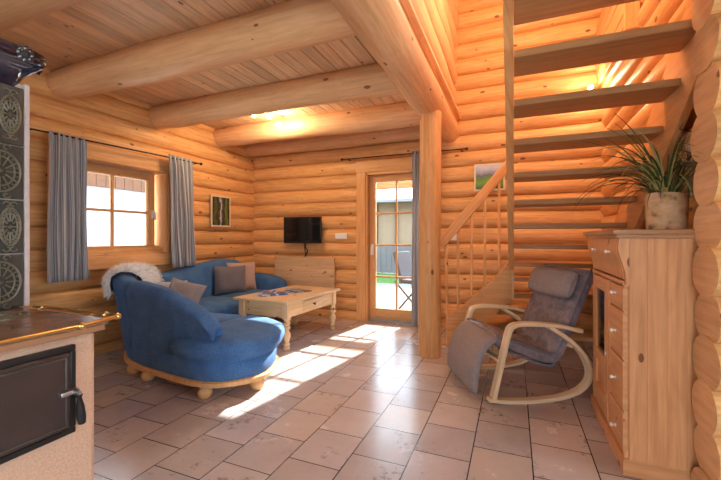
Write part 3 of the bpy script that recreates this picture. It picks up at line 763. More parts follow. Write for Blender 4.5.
plate(-.72, 1.20, .085, 'small white switch plate behind the stair balusters')
def picmat(name, stops, scale=5, axis='Z'):
    m, nt, b = newmat(name); N = nt.nodes; L = nt.links
    tc = N.new('ShaderNodeTexCoord'); sp = N.new('ShaderNodeSeparateXYZ'); L.new(tc.outputs['Generated'], sp.inputs[0])
    nz = N.new('ShaderNodeTexNoise'); nz.inputs['Scale'].default_value = scale; nz.inputs['Detail'].default_value = 4; L.new(tc.outputs['Generated'], nz.inputs['Vector'])
    ma = N.new('ShaderNodeMath'); ma.operation = 'MULTIPLY_ADD'; ma.inputs[1].default_value = .5; L.new(nz.outputs['Fac'], ma.inputs[0]); L.new(sp.outputs[axis], ma.inputs[2])
    r = N.new('ShaderNodeValToRGB'); e = r.color_ramp.elements
    e[0].position, e[0].color = stops[0][0], (*stops[0][1], 1); e[1].position, e[1].color = stops[-1][0], (*stops[-1][1], 1)
    for p, c in stops[1:-1]: k = e.new(p); k.color = (*c, 1)
    mr = N.new('ShaderNodeMath'); mr.operation = 'SUBTRACT'; mr.inputs[1].default_value = .22; L.new(ma.outputs[0], mr.inputs[0])
    L.new(mr.outputs[0], r.inputs[0]); L.new(r.outputs[0], b.inputs['Base Color']); b.inputs['Roughness'].default_value = .25
    return m
def picture(axis, fixed, a0, a1, z0, z1, mat, lab, fm, fw=.022, tilt=0):
    s_ = 1 if axis == 'x' else -1
    c, w_ = (a0 + a1) / 2, a1 - a0; zc, h_ = (z0 + z1) / 2, z1 - z0
    t = MB()
    def bx(T, a, z, da, dz, off, th):
        if axis == 'x': T.box((fixed + off, a, z), (th, da, dz))
        else: T.box((a, fixed - off, z), (da, th, dz))
    bx(t, a0 + fw / 2, zc, fw, h_, 0, .02); bx(t, a1 - fw / 2, zc, fw, h_, 0, .02)
    bx(t, c, z0 + fw / 2, w_ - 2 * fw, fw, 0, .02); bx(t, c, z1 - fw / 2, w_ - 2 * fw, fw, 0, .02)
    o = t.build('framed_picture', fm, bevel=.002); tag(o, lab, 'picture')
    t = MB(); bx(t, c, zc, w_ - 2 * fw, h_ - 2 * fw, 0, .012); t.build('print', mat, o, smooth=False)
FRAMEW = plain('pale_frame', (.72, .58, .42), .45)
picture('x', -3.89, 3.98, 4.36, 1.345, 1.79, picmat('waterfall_print', [(0, (.02, .02, .015)), (.2, (.10, .11, .03)), (.36, (.03, .03, .02)), (.46, (.10, .09, .09)), (.5, (.62, .60, .64)), (.55, (.10, .08, .07)), (.68, (.03, .03, .02)), (.82, (.16, .19, .05)), (1, (.02, .02, .015))], 2.5, 'Y'),
        'small framed waterfall photograph on the log wall beside the curtain', FRAMEW)
picture('y', 4.925, -.47, -.1, 1.78, 2.12, picmat('meadow_print', [(0, (.05, .1, .02)), (.3, (.16, .32, .03)), (.5, (.12, .22, .05)), (.56, (.12, .13, .2)), (.75, (.3, .35, .45)), (1, (.55, .6, .7))], 3),
        'framed green meadow landscape on the log wall above the handrail', FRAMEW)
picture('x', .895, 2.36, 2.62, 1.42, 1.72, picmat('lake_print', [(0, (.1, .12, .2)), (.4, (.35, .42, .6)), (.7, (.2, .22, .3)), (1, (.6, .62, .7))], 3), 'small blue framed picture on the wall behind the potted grass', FRAMEW)

# ------------------------------------------------------------------ rocking chair
ch_o = V((-.041, 3.294, 0)); HA = math.radians(180 + 28)
CM = Matrix.Translation(ch_o) @ Matrix.Rotation(HA, 4, 'Z')
rc = empty('rocking_chair', ch_o); tag(rc, 'grey cushioned rocking chair with bent pale wood frame and footrest', 'rocking chair')
arm = cat([(-.37, 0, .512), (-.33, 0, .517), (-.2, 0, .55), (0, 0, .568), (.10, 0, .568), (.155, 0, .556), (.185, 0, .515), (.225, 0, .36), (.30, 0, .045)], 5)
run = cat([(.335, 0, .034), (.2, 0, .016), (0, 0, .011), (-.2, 0, .026), (-.34, 0, .065), (-.42, 0, .13), (-.435, 0, .22), (-.38, 0, .34), (-.27, 0, .45), (-.12, 0, .545)], 5)
for y in (.355, -.355):
    t = MB(); t.ribbon([(p[0], p[2]) for p in arm], .028, y - .033, y + .033, CM); t.build('armrest', BIRCH, rc, bevel=.004, angle=50)
    t = MB(); t.ribbon([(p[0], p[2]) for p in run], .027, y - .031, y + .031, CM); t.build('rocker_runner', BIRCH, rc, bevel=.004, angle=50)
for x, z in ((.235, .30), (-.33, .39)):
    t = MB(); t.box((x, 0, z), (.05, .68, .02), M=CM); t.build('crossbar', BIRCH, rc, bevel=.004)
prof_seat = cat([(.25, 0, .41), (.18, 0, .405), (.05, 0, .355), (-.1, 0, .295), (-.2, 0, .275), (-.25, 0, .32), (-.32, 0, .48), (-.41, 0, .68), (-.49, 0, .86), (-.515, 0, .92)], 5)
def pad(path, th, hw, name, mat, wr=.0, seed=1, edge=.5):
    rr = random.Random(seed); n = len(path); rings = []
    for i, p in enumerate(path):
        a, b = path[max(i - 1, 0)], path[min(i + 1, n - 1)]
        dx, dz = b[0] - a[0], b[2] - a[2]; L = math.hypot(dx, dz); nx, nz = dz / L, -dx / L   # towards the sitter
        f = min(i, n - 1 - i) / 2.0; e = min(1, .45 + .55 * f)
        ring = []; K = 11
        for k in range(K):
            y = -hw + 2 * hw * k / (K - 1); g = (1 - abs(y / hw) ** 5)
            o = th / 2 * e * (.55 + .45 * g) + wr * math.sin(i * 1.4 + 3 * y / hw + k) * g * .5 + wr * .6 * math.sin(i * 2.3 - 7 * y)
            ring.append((p[0] + nx * o, y, p[2] + nz * o))
        for k in range(K - 1, -1, -1):
            y = -hw + 2 * hw * k / (K - 1); o = -th / 2 * e
            ring.append((p[0] + nx * o, y, p[2] + nz * o))
        rings.append(ring)
    t = MB(); t.loft(rings, CM); return t.build(name, mat, rc, angle=60, sub=1)
# the normals above point to the upper/front side when the path runs from the knees to the head
pad([(x, y, z + .02) for x, y, z in prof_seat], .10, .30, 'seat_cushion', GREYL, .015, 3)
t = MB()
for y in (-.24, .24):
    t.ribbon([(p[0] + (.0), p[2] - .05) for p in prof_seat[4:26]], .016, y - .02, y + .02, CM)
t.build('seat_frame', PDARK, rc, angle=50)
for y in (-.292, .292):
    t = MB(); t.tube([(p[0], y, p[2] + .055) for p in prof_seat[1:-2]], .007, 8, CM); t.build('piping', PDARK, rc)
pad(cat([(.405, 0, .05), (.405, 0, .15), (.38, 0, .27), (.34, 0, .37), (.285, 0, .43), (.235, 0, .44)], 4), .07, .295, 'footrest', GREYF, .001, 5)
# head pillow
t = MB(); rings = []
ax = V((-.475 + .41, 0, .86 - .70)).normalized(); nr = V((ax.z, 0, -ax.x))
c0 = V((-.445, 0, .80)) + nr * .085
for i in range(13):
    y = -.28 + .56 * i / 12; e = max(.05, (1 - abs(y / .285) ** 7)) ** .5
    r = []
    for k in range(18):
        a = 2 * PI * k / 18
        p = c0 + ax * .115 * math.cos(a) * (.75 + .25 * e) + nr * .06 * math.sin(a) * e
        r.append((p.x, y, p.z))
    rings.append(r)
t.loft(rings, CM); t.build('head_pillow', GREYF, rc, angle=75, sub=1)

# ------------------------------------------------------------------ cupboard
cb = empty('cupboard', (.7, 2.65, 0)); tag(cb, 'tall pine cupboard with small drawers and a narrow glazed door', 'cupboard')
Y0, Y1, XF, XB, ZT = 2.24, 3.08, .52, .90, 1.225
t = MB()
# near side made of glued boards, front edge bulging out at the drawer row
for i, (a, b) in enumerate(((.535, .61), (.61, .69), (.69, .765), (.765, .835), (.835, .90))):
    t.box(((a + b) / 2, Y0 + .011, .63), (b - a, .022, 1.15), grain=2, rnd=.5 + .2 * (i % 2))
fr = cat([(.496, 1.205), (.488, 1.16), (.490, 1.12), (.503, 1.075), (.516, 1.03), (.520, .99), (.522, .955)], 4)
Mxz = Matrix(((1, 0, 0, 0), (0, 0, 1, 0), (0, 1, 0, 0), (0, 0, 0, 1)))
for yy in (Y0, Y1 - .022): t.prism(fr + [(.536, .955), (.536, 1.205)], yy, yy + .022, Mxz, 1, 0, .5)
t.box((.715, Y1 - .011, .63), (.37, .022, 1.15), grain=2); t.box((.89, (Y0 + Y1) / 2, .63), (.02, Y1 - Y0 - .05, 1.15), grain=2)
t.box((.70, (Y0 + Y1) / 2, .09), (.34, Y1 - Y0 - .05, .02), grain=1)
t.box((.532, 2.565, .52), (.03, .04, .86), grain=2); t.box((.532, Y1 - .045, .52), (.03, .05, .88), grain=2); t.box((.532, Y0 + .03, .52), (.03, .03, .88), grain=2)
t.box((.53, (Y0 + Y1) / 2, .965), (.035, Y1 - Y0 - .05, .02), grain=1)
t.box((.72, 2.555, .53), (.32, .018, .86), grain=2)
t.build('carcass', FURN, cb, bevel=.0015)
t = MB(); t.box((.685, (Y0 + Y1) / 2 + .01, ZT), (.445, Y1 - Y0 + .05, .025), grain=1); t.box((.69, (Y0 + Y1) / 2, ZT - .022), (.43, Y1 - Y0 + .04, .02), grain=1); t.build('cupboard_top', pine('cupboard_top_pine', (.50, .27, .14), (.36, .18, .08), .3, .3, .05), cb, bevel=.005)
t = MB(); t.box((.70, (Y0 + Y1) / 2, .04), (.385, Y1 - Y0 + .008, .08), grain=1); t.build('plinth', FURN, cb, bevel=.004)
KN = Matrix.Rotation(-PI / 2, 4, 'Y')
def knob(x, y, z, par):
    t = MB(); t.lathe([(.010, 0), (.010, .003), (.005, .006), (.005, .012), (.010, .016), (.011, .022), (.006, .027)], Matrix.Translation((x, y, z)) @ KN, 14); t.build('knob', CERAMIC, par)
# bulged top drawer
t = MB(); t.prism([(p[0] - .003, p[1]) for p in cat([(.496, 1.195), (.488, 1.16), (.490, 1.12), (.503, 1.075), (.515, 1.03), (.519, .985)], 4)] + [(.56, .985), (.56, 1.195)], Y0 + .028, Y1 - .028, Mxz, 1)
dd = t.build('drawer', FURN, cb, bevel=.002, angle=30)
knob(.489, 2.42, 1.12, dd); knob(.489, 2.80, 1.12, dd)
zz = [(.84, .20), (.63, .20), (.385, .25), (.175, .15)]
zb = [.11, .31, .56, .815, .945]
for (a, b), kz in zip(((.115, .305), (.315, .565), (.575, .815), (.825, .945)), (.18, .44, .695, .90)):
    t = MB(); t.box((.522, 2.395, (a + b) / 2), (.024, .285, b - a), grain=1); dd = t.build('drawer', FURN, cb, bevel=.005); knob(.51, 2.395, kz, dd)
f = MB(); ya, yb, za, zb_ = 2.59, 3.01, .11, .945
f.box((.522, ya + .04, (za + zb_) / 2), (.024, .08, zb_ - za), grain=2); f.box((.522, yb - .04, (za + zb_) / 2), (.024, .08, zb_ - za), grain=2)
f.box((.522, (ya + yb) / 2, zb_ - .04), (.024, yb - ya - .16, .08), grain=1); f.box((.522, (ya + yb) / 2, za + .06), (.024, yb - ya - .16, .12), grain=1)
f.box((.522, (ya + yb) / 2, .43), (.024, yb - ya - .16, .07), grain=1); f.box((.53, (ya + yb) / 2, .31), (.01, yb - ya - .14, .2), grain=2)
dd = f.build('glazed_door', FURN, cb, bevel=.003)
g = MB(); g.box((.524, (ya + yb) / 2, .665), (.004, yb - ya - .15, .41)); g.build('glass_pane', GLASS, dd)
g = MB(); g.lathe([(.011, 0), (.011, .004), (.004, .005)], Matrix.Translation((.51, ya + .045, .50)) @ KN, 12); g.build('keyhole_plate', CERAMIC, dd)
for z in (.46, .70):
    t = MB(); t.box((.71, 2.81, z), (.30, .48, .016), grain=1); t.build('shelf', FURN, cb)
def jar(x, y, z, lab, r=.035, h_=.11):
    t = MB(); t.lathe([(.7 * r, 0), (r, .01), (r, h_ * .7), (.6 * r, h_ * .85), (.65 * r, h_)], Matrix.Translation((x, y, z)), 14); tag(t.build('jar', WHITEP), lab, 'jar')
jar(.62, 2.74, .708, 'white jar on the upper shelf behind the cupboard glass')

# ------------------------------------------------------------------ potted grass
pp = V((.775, 2.53, ZT + .013))
pt = empty('potted_grass', pp); tag(pt, 'potted grass in a birch bark pot on top of the pine cupboard', 'plant')
def bark():
    m, nt, b = newmat('birch_bark'); N = nt.nodes; L = nt.links
    tc = N.new('ShaderNodeTexCoord'); mp = N.new('ShaderNodeMapping'); mp.inputs['Scale'].default_value = (14, 14, 50); L.new(tc.outputs['Object'], mp.inputs[0])
    n1 = N.new('ShaderNodeTexNoise'); n1.inputs['Scale'].default_value = 1.2; n1.inputs['Detail'].default_value = 5; L.new(mp.outputs[0], n1.inputs['Vector'])
    n2 = N.new('ShaderNodeTexNoise'); n2.inputs['Scale'].default_value = 16; n2.inputs['Detail'].default_value = 3; L.new(tc.outputs['Object'], n2.inputs['Vector'])
    r = N.new('ShaderNodeValToRGB'); e = r.color_ramp.elements; e[0].position = .3; e[0].color = (.10, .05, .03, 1); e[1].position = .44; e[1].color = (.64, .38, .19, 1); k = e.new(.7); k.color = (.76, .52, .30, 1)
    L.new(n2.outputs['Fac'], r.inputs[0])
    mx = N.new('ShaderNodeMix'); mx.data_type = 'RGBA'; mx.blend_type = 'MULTIPLY'; mx.inputs[0].default_value = .6
    mr = N.new('ShaderNodeMapRange'); mr.inputs[3].default_value = .5; mr.inputs[4].default_value = 1.3; L.new(n1.outputs['Fac'], mr.inputs[0])
    L.new(r.outputs[0], mx.inputs[6]); L.new(mr.outputs[0], mx.inputs[7]); L.new(mx.outputs[2], b.inputs['Base Color'])
    bp = N.new('ShaderNodeBump'); bp.inputs['Strength'].default_value = .6; bp.inputs['Distance'].default_value = .006; L.new(n2.outputs['Fac'], bp.inputs['Height']); L.new(bp.outputs[0], b.inputs['Normal'])
    b.inputs['Roughness'].default_value = .8; return m
t = MB(); rr = random.Random(2); rings = []
for r_, z in ((.08, 0), (.090, .004), (.092, .07), (.094, .14), (.095, .195), (.088, .2), (.084, .17), (.02, .165)):
    rings.append([(r_ * (1 + .02 * math.sin(3 * a)) * math.cos(a), r_ * (1 + .02 * math.sin(3 * a)) * math.sin(a), z + (.004 * math.sin(2 * a) if z > .1 else 0)) for a in [2 * PI * k / 28 for k in range(28)]])
t.loft(rings, Matrix.Translation(pp)); t.build('pot', bark(), pt, angle=60)
def leafmat(name, c):
    return plain(name, c, .55, 0, .3, .35, 25)
GREENS = [leafmat('grass_green', (.10, .13, .035)), leafmat('grass_dark', (.05, .06, .02)), leafmat('grass_straw', (.42, .36, .13))]
t = MB()
for k in range(150):
    a = rr.random() * 2 * PI; r0 = rr.random() * .06; ln = rr.uniform(.26, .60); lean = rr.uniform(.1, 1.3)
    base = pp + V((r0 * math.cos(a), r0 * math.sin(a), .16)); dirh = V((math.cos(a), math.sin(a), 0))
    ang_ = lean * .55; p = base.copy(); pts = [p.copy()]
    droop = rr.uniform(.08, .26) * (1 + lean * .3)
    for s_ in range(9):
        dv = dirh * math.sin(ang_) + V((0, 0, 1)) * math.cos(ang_); p = p + dv * ln / 9; ang_ += droop; pts.append(p.copy())
    if any(q.x > .885 for q in pts): pts = [V((min(q.x, .885 - .002 * i), q.y, q.z)) for i, q in enumerate(pts)]
    pts = [V((min(q.x, .735) if q.y < 2.27 else q.x, q.y, q.z)) for q in pts]
    side = V((-math.sin(a), math.cos(a), 0)); w0 = rr.uniform(.0035, .007)
    vs = []; 
    for i, q in enumerate(pts):
        w_ = w0 * (1 - (i / 9) ** 2 * .92); vs += [q - side * w_, q + side * w_ + V((0, 0, .002))]
    fs = [(2 * i, 2 * i + 1, 2 * i + 3, 2 * i + 2) for i in range(9)]
    t.add(vs, fs, [[(0, 0)] * 4 for _ in fs], None, rr.choice([0, 0, 1, 1, 2, 2]))
t.build('foliage', GREENS, pt, angle=180)

# ------------------------------------------------------------------ cooking stove
SX, SY = -1.50, .945
cs = empty('cooking_stove', (-1.9, .4, 0)); tag(cs, 'plastered cooking stove with dark oven door and brass rail', 'stove')
t = MB(); t.box((-2.14, .325, .42), (1.28, 1.24, .84)); t.build('stove_body', PLASTER, cs, bevel=.02)
t = MB(); t.box((-2.12, .34, .85), (1.29, 1.25, .026)); t.build('stove_band', pine('stove_band_wood', (.5, .24, .12), (.36, .16, .08), 0, .35), cs, bevel=.006)
t = MB()
for i in range(3):
    for j in range(3): t.box((-2.725 + .42 * i + .02 + .2, .97 - .415 * (j + .5), .8735), (.415, .41, .022))
hb = t.build('hob_plate', HOB, cs, bevel=.006)
t = MB(); rings = []
for rad in (.10, .075, .045):
    pts = [(-1.88 + rad * math.cos(a), .80 + rad * math.sin(a), .886) for a in [2 * PI * k / 28 for k in range(29)]]; t.tube(pts, .005, 6)
for k in range(8):
    a = 2 * PI * k / 8; t.tube([(-1.88 + .045 * math.cos(a), .80 + .045 * math.sin(a), .886), (-1.88 + .1 * math.cos(a + .25), .80 + .1 * math.sin(a + .25), .886)], .004, 5)
t.build('relief_ring', RELIEF, hb)
# oven door on the +X face
t = MB(); xf = -1.5
for (yy, zz_, dy, dz) in ((.56, .797, .605, .022), (.56, .498, .605, .022), (.853, .6475, .02, .277), (.277, .6475, .02, .277)): t.box((xf + .008, yy, zz_), (.02, dy, dz), grain=1)
ovf = t.build('oven_frame', DARKMET, cs, bevel=.004)
t = MB(); t.box((xf + .010, .565, .6475), (.022, .556, .277)); ovd = t.build('oven_door', OVEN, cs, bevel=.008)
t = MB()
for (yy, zz_, dy, dz) in ((.565, .768, .524, .005), (.565, .527, .524, .005), (.826, .6475, .005, .236), (.304, .6475, .005, .236)): t.box((xf + .023, yy, zz_), (.006, dy, dz))
t.build('door_ridge', plain('iron_edge', (.14, .12, .11), .3, .6), ovd, bevel=.001)
t = MB(); t.box((xf + .03, .83, .645), (.03, .06, .016)); t.lathe([(.008, -.02), (.012, 0), (.008, .02)], Matrix.Translation((xf + .05, .845, .645)) @ KX, 10)
hd = t.build('latch', STEEL, ovd, bevel=.003)
t = MB(); t.lathe([(.006, 0), (.012, -.01), (.008, -.02), (.013, -.05), (.015, -.09), (.012, -.115), (.004, -.12)], Matrix.Translation((xf + .052, .85, .64)) @ Matrix.Rotation(math.radians(6), 4, 'X'), 12)
t.build('latch_grip', DARKMET, hd)
# brass rail
t = MB(); zr = .885; xr, yr = -1.415, 1.0
t.tube([(xr, -.2, zr), (xr, .84, zr), (xr - .012, .90, zr), (xr - .045, yr, zr)], .008, 10); t.tube([(xr - .045, yr, zr), (-2.02, yr, zr)], .008, 10)
for p in ((xr - .045, yr), (xr, .84), (xr, .45), (-1.95, yr), (-1.53, yr)): t.lathe([(0, -.015), (.013, -.008), (.015, 0), (.013, .008), (0, .015)], Matrix.Translation((p[0], p[1], zr)), 12)
for p in ((xr, .84), (xr, .45), (xr, .05)): t.tube([(p[0], p[1], zr), (-1.47, p[1], zr - .012)], .006, 8)
for x in (-1.95, -1.6): t.tube([(x, yr, zr), (x, .96, zr - .012)], .006, 8)
t.build('rail', BRASS, cs, angle=50)
# tiled tower
tw = empty('tiled_stove_tower', (-2.4, .6, .885)); tag(tw, 'dark tiled stove tower with relief ornaments and heavy glossy cornice', 'stove')
TX, TY = -2.05, .997
t = MB(); t.box((-2.4, .49, 1.39), (.66, .97, 1.01)); t.box((-2.075, .9855, 1.39), (.06, .0215, 1.005)); t.build('tower_core', GROUT, tw, bevel=.004)
t = MB(); rows = [(.888, 1.122), (1.128, 1.362), (1.368, 1.602), (1.608, 1.868)]
for k, (z0, z1) in enumerate(rows):
    ys = [(.862, .973), (.622, .857), (.382, .617), (.142, .377)] if k % 2 else [(.782, .973), (.542, .777), (.302, .537), (.062, .297)]
    for a, b in ys: t.box((-2.062, (a + b) / 2, (z0 + z1) / 2), (.035, b - a, z1 - z0), grain=1)
    for a, b in ((-2.09, -2.32), (-2.325, -2.56)): t.box(((a + b) / 2, .965, (z0 + z1) / 2), (abs(a - b), .02, z1 - z0), grain=0)
t.build('tower_tiles', TILE, tw, bevel=.005)
def relief(cy, cz, ry, rz_, par):
    t = MB(); x = -2.040
    for s_, r_ in ((1, .0045), (.72, .0035)):
        t.tube([(x, cy + ry * s_ * math.cos(a), cz + rz_ * s_ * math.sin(a)) for a in [2 * PI * k / 30 for k in range(31)]], r_, 6)
    for k in range(12):
        a = 2 * PI * k / 12
        t.tube([(x, cy + ry * .3 * math.cos(a), cz + rz_ * .3 * math.sin(a)), (x, cy + ry * .93 * math.cos(a), cz + rz_ * .93 * math.sin(a))], .0032, 5)
        t.lathe([(0, -.006), (.006, 0), (0, .006)], Matrix.Translation((x, cy + ry * .86 * math.cos(a + .26), cz + rz_ * .86 * math.sin(a + .26))), 8)
    t.lathe([(0, -.01), (.011, 0), (0, .01)], Matrix.Translation((x, cy, cz)), 10)
    for q in (-1, 1):
        for s_ in (-1, 1):
            pts = [(x, cy + s_ * (ry * .35 + .012 * math.cos(b)), cz + q * (rz_ * 1.2 + .010 * math.sin(b))) for b in [PI * k / 6 for k in range(10)]]
            t.tube(pts, .0028, 5)
    t.build('relief_ornament', RELIEF, par)
for k, (z0, z1) in enumerate(rows):
    if k % 2: relief(.921, (z0 + z1) / 2, .036, .082, tw)
    else: relief(.885, (z0 + z1) / 2, .072, .088, tw); 
relief(.74, 1.738, .088, .085, tw); relief(.74, 1.245, .088, .085, tw)
# cornice : stepped profile swept round the two visible sides
t = MB(); prof = [(0, 1.872), (.004, 1.885), (.008, 1.905), (.02, 1.93), (.038, 1.95), (.058, 1.965), (.062, 1.972), (.072, 1.976), (.080, 1.99), (.080, 2.022), (.072, 2.036), (.05, 2.044), (-.1, 2.047)]
rings = []
for o_, z in prof:
    x1, y1, x0, y0 = TX + o_ - .012, TY + o_ * .9 - .02, -2.73 - o_ * .3, .015
    rings.append([(x1, y0, z), (x1, y1 - .05, z), (x1 - .015, y1 - .015, z), (x1 - .05, y1, z), (x0, y1, z), (x0, y0, z)])
t.loft(rings); cn = t.build('cornice', CORN, tw, angle=50)
ROSE = plain('rosette_glaze', (.05, .05, .06), .12, 0, .6, .4, 20)
for y in (.16, .32, .48, .64, .80, .95):
    t = MB()
    for k in range(8):
        a = 2 * PI * k / 8; t.lathe([(0, -.006), (.014, 0), (0, .006)], Matrix.Translation((TX + .067, y + .024 * math.cos(a), 2.005 + .024 * math.sin(a))) @ KX, 8)
    t.lathe([(0, -.012), (.020, 0), (0, .012)], Matrix.Translation((TX + .067, y, 2.005)) @ KX, 10); t.build('rosette', ROSE, cn)
for x in (-2.08, -2.24, -2.4):
    t = MB()
    for k in range(8):
        a = 2 * PI * k / 8; t.lathe([(0, -.006), (.014, 0), (0, .006)], Matrix.Translation((x + .024 * math.cos(a), TY + .052, 2.005 + .024 * math.sin(a))) @ Matrix.Rotation(-PI / 2, 4, 'X'), 8)
    t.lathe([(0, -.012), (.020, 0), (0, .012)], Matrix.Translation((x, TY + .052, 2.005)) @ Matrix.Rotation(-PI / 2, 4, 'X'), 10); t.build('rosette', ROSE, cn)

# ------------------------------------------------------------------ lamps
def emis(name, col, s_):
    m = bpy.data.materials.new(name); m.use_nodes = True; nt = m.node_tree; b = nt.nodes['Principled BSDF']
    b.inputs['Emission Color'].default_value = (*col, 1); b.inputs['Emission Strength'].default_value = s_; b.inputs['Base Color'].default_value = (1, 1, 1, 1); return m
BULB = emis('glowing_bulb', (1, .8, .5), 60)
def spot_head(par, p, d_, name='lamp_head'):
    p = V(p); Mh = Matrix.Translation(p) @ V(d_).to_track_quat('Z', 'Y').to_matrix().to_4x4()
    t = MB(); t.lathe([(.008, -.045), (.02, -.035), (.024, 0), (.028, .012), (.025, .012), (.018, 0)], Mh, 16); h_ = t.build(name, STEEL, par)
    t = MB(); t.lathe([(.017, .002), (.021, .008), (.017, .014), (.004, .017)], Mh, 14); t.build('bulb', BULB, h_)
def lamp(p, power, col=(1, .76, .5), r=.04, name='lamp_light'):
    l = bpy.data.lights.new(name, 'POINT'); l.energy = power; l.color = col; l.shadow_soft_size = r
    o = bpy.data.objects.new(name, l); COL.objects.link(o); o.location = p; return o
cl = empty('ceiling_spotlight', (-2.78, 3.75, 2.733)); tag(cl, 'ceiling spotlight bar with three glowing heads between two log beams', 'lamp')
t = MB(); t.tube(cat([(-2.98, 3.60, 2.715), (-2.84, 3.68, 2.70), (-2.74, 3.80, 2.70), (-2.66, 3.95, 2.715)], 5), .009, 8); t.lathe([(.05, 0), (.05, -.02), (.03, -.028)], Matrix.Translation((-2.79, 3.74, 2.733)), 18)
t.build('bar', STEEL, cl)
heads = [((-2.89, 3.645, 2.665), (.3, -.8, -.35)), ((-2.72, 3.72, 2.645), (.5, -.8, -.3)), ((-2.70, 3.87, 2.605), (.6, -.7, -.4))]
for p, d_ in heads:
    spot_head(cl, p, d_); lamp(V(p) + V(d_).normalized() * .05, 8)
lamp((-2.80, 3.86, 2.58), 3)
wl = empty('wall_lamp', (.80, 4.80, 2.86)); tag(wl, 'small glowing spotlight high on the wall seen between two stair treads', 'lamp')
t = MB(); t.lathe([(.045, 0), (.045, .02), (.02, .03)], Matrix.Translation((.80, 4.945, 2.86)) @ Matrix.Rotation(PI / 2, 4, 'X'), 16); t.tube([(.80, 4.94, 2.86), (.80, 4.84, 2.86)], .008, 8); t.build('wall_plate', STEEL, wl)
spot_head(wl, (.79, 4.80, 2.86), (-.35, -.8, .1)); lamp((.77, 4.72, 2.87), 6)
pl = empty('added_pendant_lamp', (.1, 3.3, 3.9)); tag(pl, 'added unseen pendant globe lighting the staircase from high above', 'lamp')  # added pendant out of view, there to light the stairwell
t = MB(); t.tube([(.1, 3.3, 4.93), (.1, 3.3, 4.1)], .005, 6); t.build('cord', BLACKP, pl)
t = MB(); t.lathe([(.01, .1), (.06, .09), (.1, .05), (.12, 0), (.1, -.05), (.06, -.09), (.01, -.1)], Matrix.Translation((.1, 3.3, 4.0)), 20); t.build('added_lamp_globe', emis('added_globe_glow', (1, .7, .4), 4), pl)
lamp((.1, 3.3, 3.8), 45, (1, .76, .50), .12)

# ------------------------------------------------------------------ outside
SNOW = plain('white_render', (.34, .37, .42), .9)
OUTW = plain('weathered_cladding', (.10, .045, .022), .8, 0, .3, .3, 10)
PAVE = plain('pale_paving', (.13, .12, .11), .85, 0, .3, .12, 6)
GRASS = plain('lawn_green', (.035, .085, .012), .9, 0, .2, .4, 12)
t = MB(); t.prism([(-40, -30), (40, -30), (40, 45), (-40, 45)], -.35, -.13); g = t.build('ground', plain('bright_bounce_ground', (.72, .68, .62), .9, 0, .2, .1, 8), smooth=False); struct(g)  # ground colour raised to bounce daylight up onto the ceiling
t = MB(); t.prism([(-9, 9.6), (6, 9.6), (6, 12.2), (-9, 12.2)], -.14, -.05); struct(t.build('lawn', GRASS, smooth=False))
t = MB(); t.prism([(-6, 5.25), (4, 5.25), (4, 9.5), (-6, 9.5)], -.13, -.04); struct(t.build('terrace', PAVE, smooth=False))
nh = empty('neighbour_house', (-8.5, 1, -.13)); tag(nh, 'white rendered house with wooden gable seen through the window', 'house')
t = MB(); t.box((-9.5, 3, 1.07), (3, 16, 2.4)); t.build('house_wall', SNOW, nh)
t = MB()
for i in range(80): t.box((-7.96, -4.9 + i * .2, 3.0), (.03, .19, 1.5), grain=2)
t.box((-9.5, 3, 3.0), (3, 16, 1.5)); t.build('house_cladding', OUTW, nh)
fe = empty('garden_fence', (-2, 12.3, -.1)); tag(fe, 'grey board fence beyond the lawn seen through the glass door', 'fence')
GREYW = plain('grey_boards', (.10, .10, .105), .85, 0, .3, .2, 8)
t = MB()
for i in range(60): t.box((-7 + i * .2, 12.3, .45), (.185, .03, 1.0), grain=2)
t.build('fence_boards', GREYW, fe)
sh = empty('garden_shed', (-2, 14, -.1)); tag(sh, 'pale timber building with brown posts behind the garden fence', 'shed')
t = MB(); t.box((-2, 14.6, 1.2), (12, 2, 2.7)); t.build('shed_wall', plain('pale_boards', (.22, .17, .11), .8, 0, .3, .1, 5), sh)
for x in (-4.9, -4.1, -3.3, -2.5, -1.7):
    t = MB(); t.box((x, 13.5, 1.2), (.09, .09, 2.7)); t.build('shed_post', OUTW, sh)
t = MB(); t.box((-2, 14.4, 2.75), (13, 3, .1), rot=(.15, 0, 0)); t.build('shed_roof', plain('grey_roof', (.16, .18, .2), .7), sh)
t = MB(); t.box((-2.4, 7.3, 2.26), (3.2, .12, .14)); PERG = pine('pergola_pine', (.30, .18, .09), (.2, .1, .05), .3); pb = t.build('pergola_beam', PERG, bevel=.01); tag(pb, 'pale timber pergola crossbeam on posts outside the glass door', 'pergola')
for x in (-3.9, -.9):
    t = MB(); t.box((x, 7.3, 1.08), (.12, .12, 2.22)); t.build('pergola_post', PERG, pb)
# folding chair on the terrace
gc = empty('garden_chair', (-1.55, 6.3, -.04)); tag(gc, 'folding wooden garden chair with grey cushion on the terrace outside', 'chair')
GM = Matrix.Translation((-1.55, 6.3, -.04)) @ Matrix.Rotation(math.radians(-20), 4, 'Z')
GW = plain('garden_wood', (.05, .03, .02), .7)
for y in (-.22, .22):
    for xa, xb, za, zb2 in ((-.22, .2, 0, .45), (.22, -.3, 0, .95 if False else .47)):
        t = MB(); t.tube([(xa, y, za), (xb, y, zb2)], .016, 8, GM); t.build('leg', GW, gc)
    t = MB(); t.tube([(-.18, y, .44), (-.34, y, .98)], .016, 8, GM); t.build('back_frame', GW, gc)
t = MB()
for i in range(5): t.box((-.18 + i * .09, 0, .46), (.07, .44, .018), M=GM)
t.build('seat', GW, gc)
t = MB(); t.box((-.255, 0, .74), (.05, .42, .5), rot=(0, -.28, 0), M=GM); t.box((.0, 0, .49), (.44, .42, .05), M=GM); t.build('seat_pad', plain('grey_pad', (.06, .06, .07), .9), gc, bevel=.015)

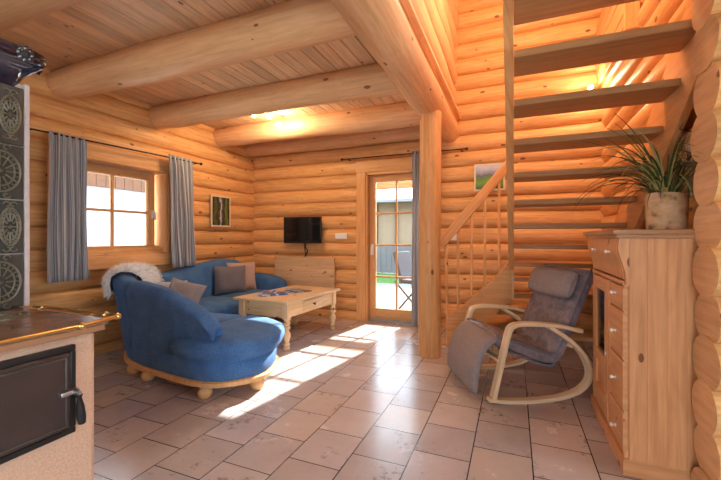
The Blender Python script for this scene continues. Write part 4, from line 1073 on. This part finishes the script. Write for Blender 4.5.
# ------------------------------------------------------------------ daylight
w = bpy.data.worlds.new('sky'); sc.world = w; w.use_nodes = True; nt = w.node_tree
bg = nt.nodes['Background']; bg.inputs[0].default_value = (.70, .85, 1.0, 1); bg.inputs[1].default_value = 6.5
sun = bpy.data.lights.new('sun', 'SUN'); sun.energy = 13; sun.angle = math.radians(.8); sun.color = (1, .95, .86)
so_ = bpy.data.objects.new('sun', sun); COL.objects.link(so_)
so_.rotation_euler = V((-.16, -1, -.64)).to_track_quat('-Z', 'Y').to_euler()
def portal(c, d_, sx_, sy_):
    l = bpy.data.lights.new('window_portal', 'AREA'); l.shape = 'RECTANGLE'; l.size = sx_; l.size_y = sy_; l.cycles.is_portal = True
    o = bpy.data.objects.new('window_portal', l); COL.objects.link(o); o.location = c; o.rotation_euler = V(d_).to_track_quat('-Z', 'Z').to_euler(); 
    return o
portal((-4.2, 2.72, 1.49), (1, 0, 0), 1.15, 1.0)
portal((-1.53, 5.22, 1.06), (0, -1, 0), .9, 2.15)
portal((3.42, -1.65, 1.5), (-1, 0, 0), 1.5, 1.2); portal((3.42, .5, 1.15), (-1, 0, 0), 2.0, 2.1)
portal((-2.4, -3.22, 1.5), (0, 1, 0), 1.6, 1.2); portal((.2, -3.22, 1.15), (0, 1, 0), 2.4, 2.1)

# ------------------------------------------------------------------ camera
F, H = 372.0, 237.0
cam = bpy.data.cameras.new('camera'); cam.sensor_width = 36; cam.lens = F / 721 * 36
cam.shift_y = -(240 - H) / 721; cam.clip_start = .05
co = bpy.data.objects.new('camera', cam); COL.objects.link(co); co.location = (0, 0, 1.2)
co.rotation_euler = (PI / 2, 0, math.atan2(153.5, F)); sc.camera = co
sc.view_settings.view_transform = 'Standard'; sc.view_settings.look = 'None'; sc.view_settings.gamma = 1
sc.view_settings.exposure = .8; sc.view_settings.use_curve_mapping = False
sc.cycles.max_bounces = 10; sc.cycles.diffuse_bounces = 6; sc.cycles.transparent_max_bounces = 12
sc.cycles.caustics_reflective = False; sc.cycles.caustics_refractive = False; sc.cycles.sample_clamp_indirect = 4
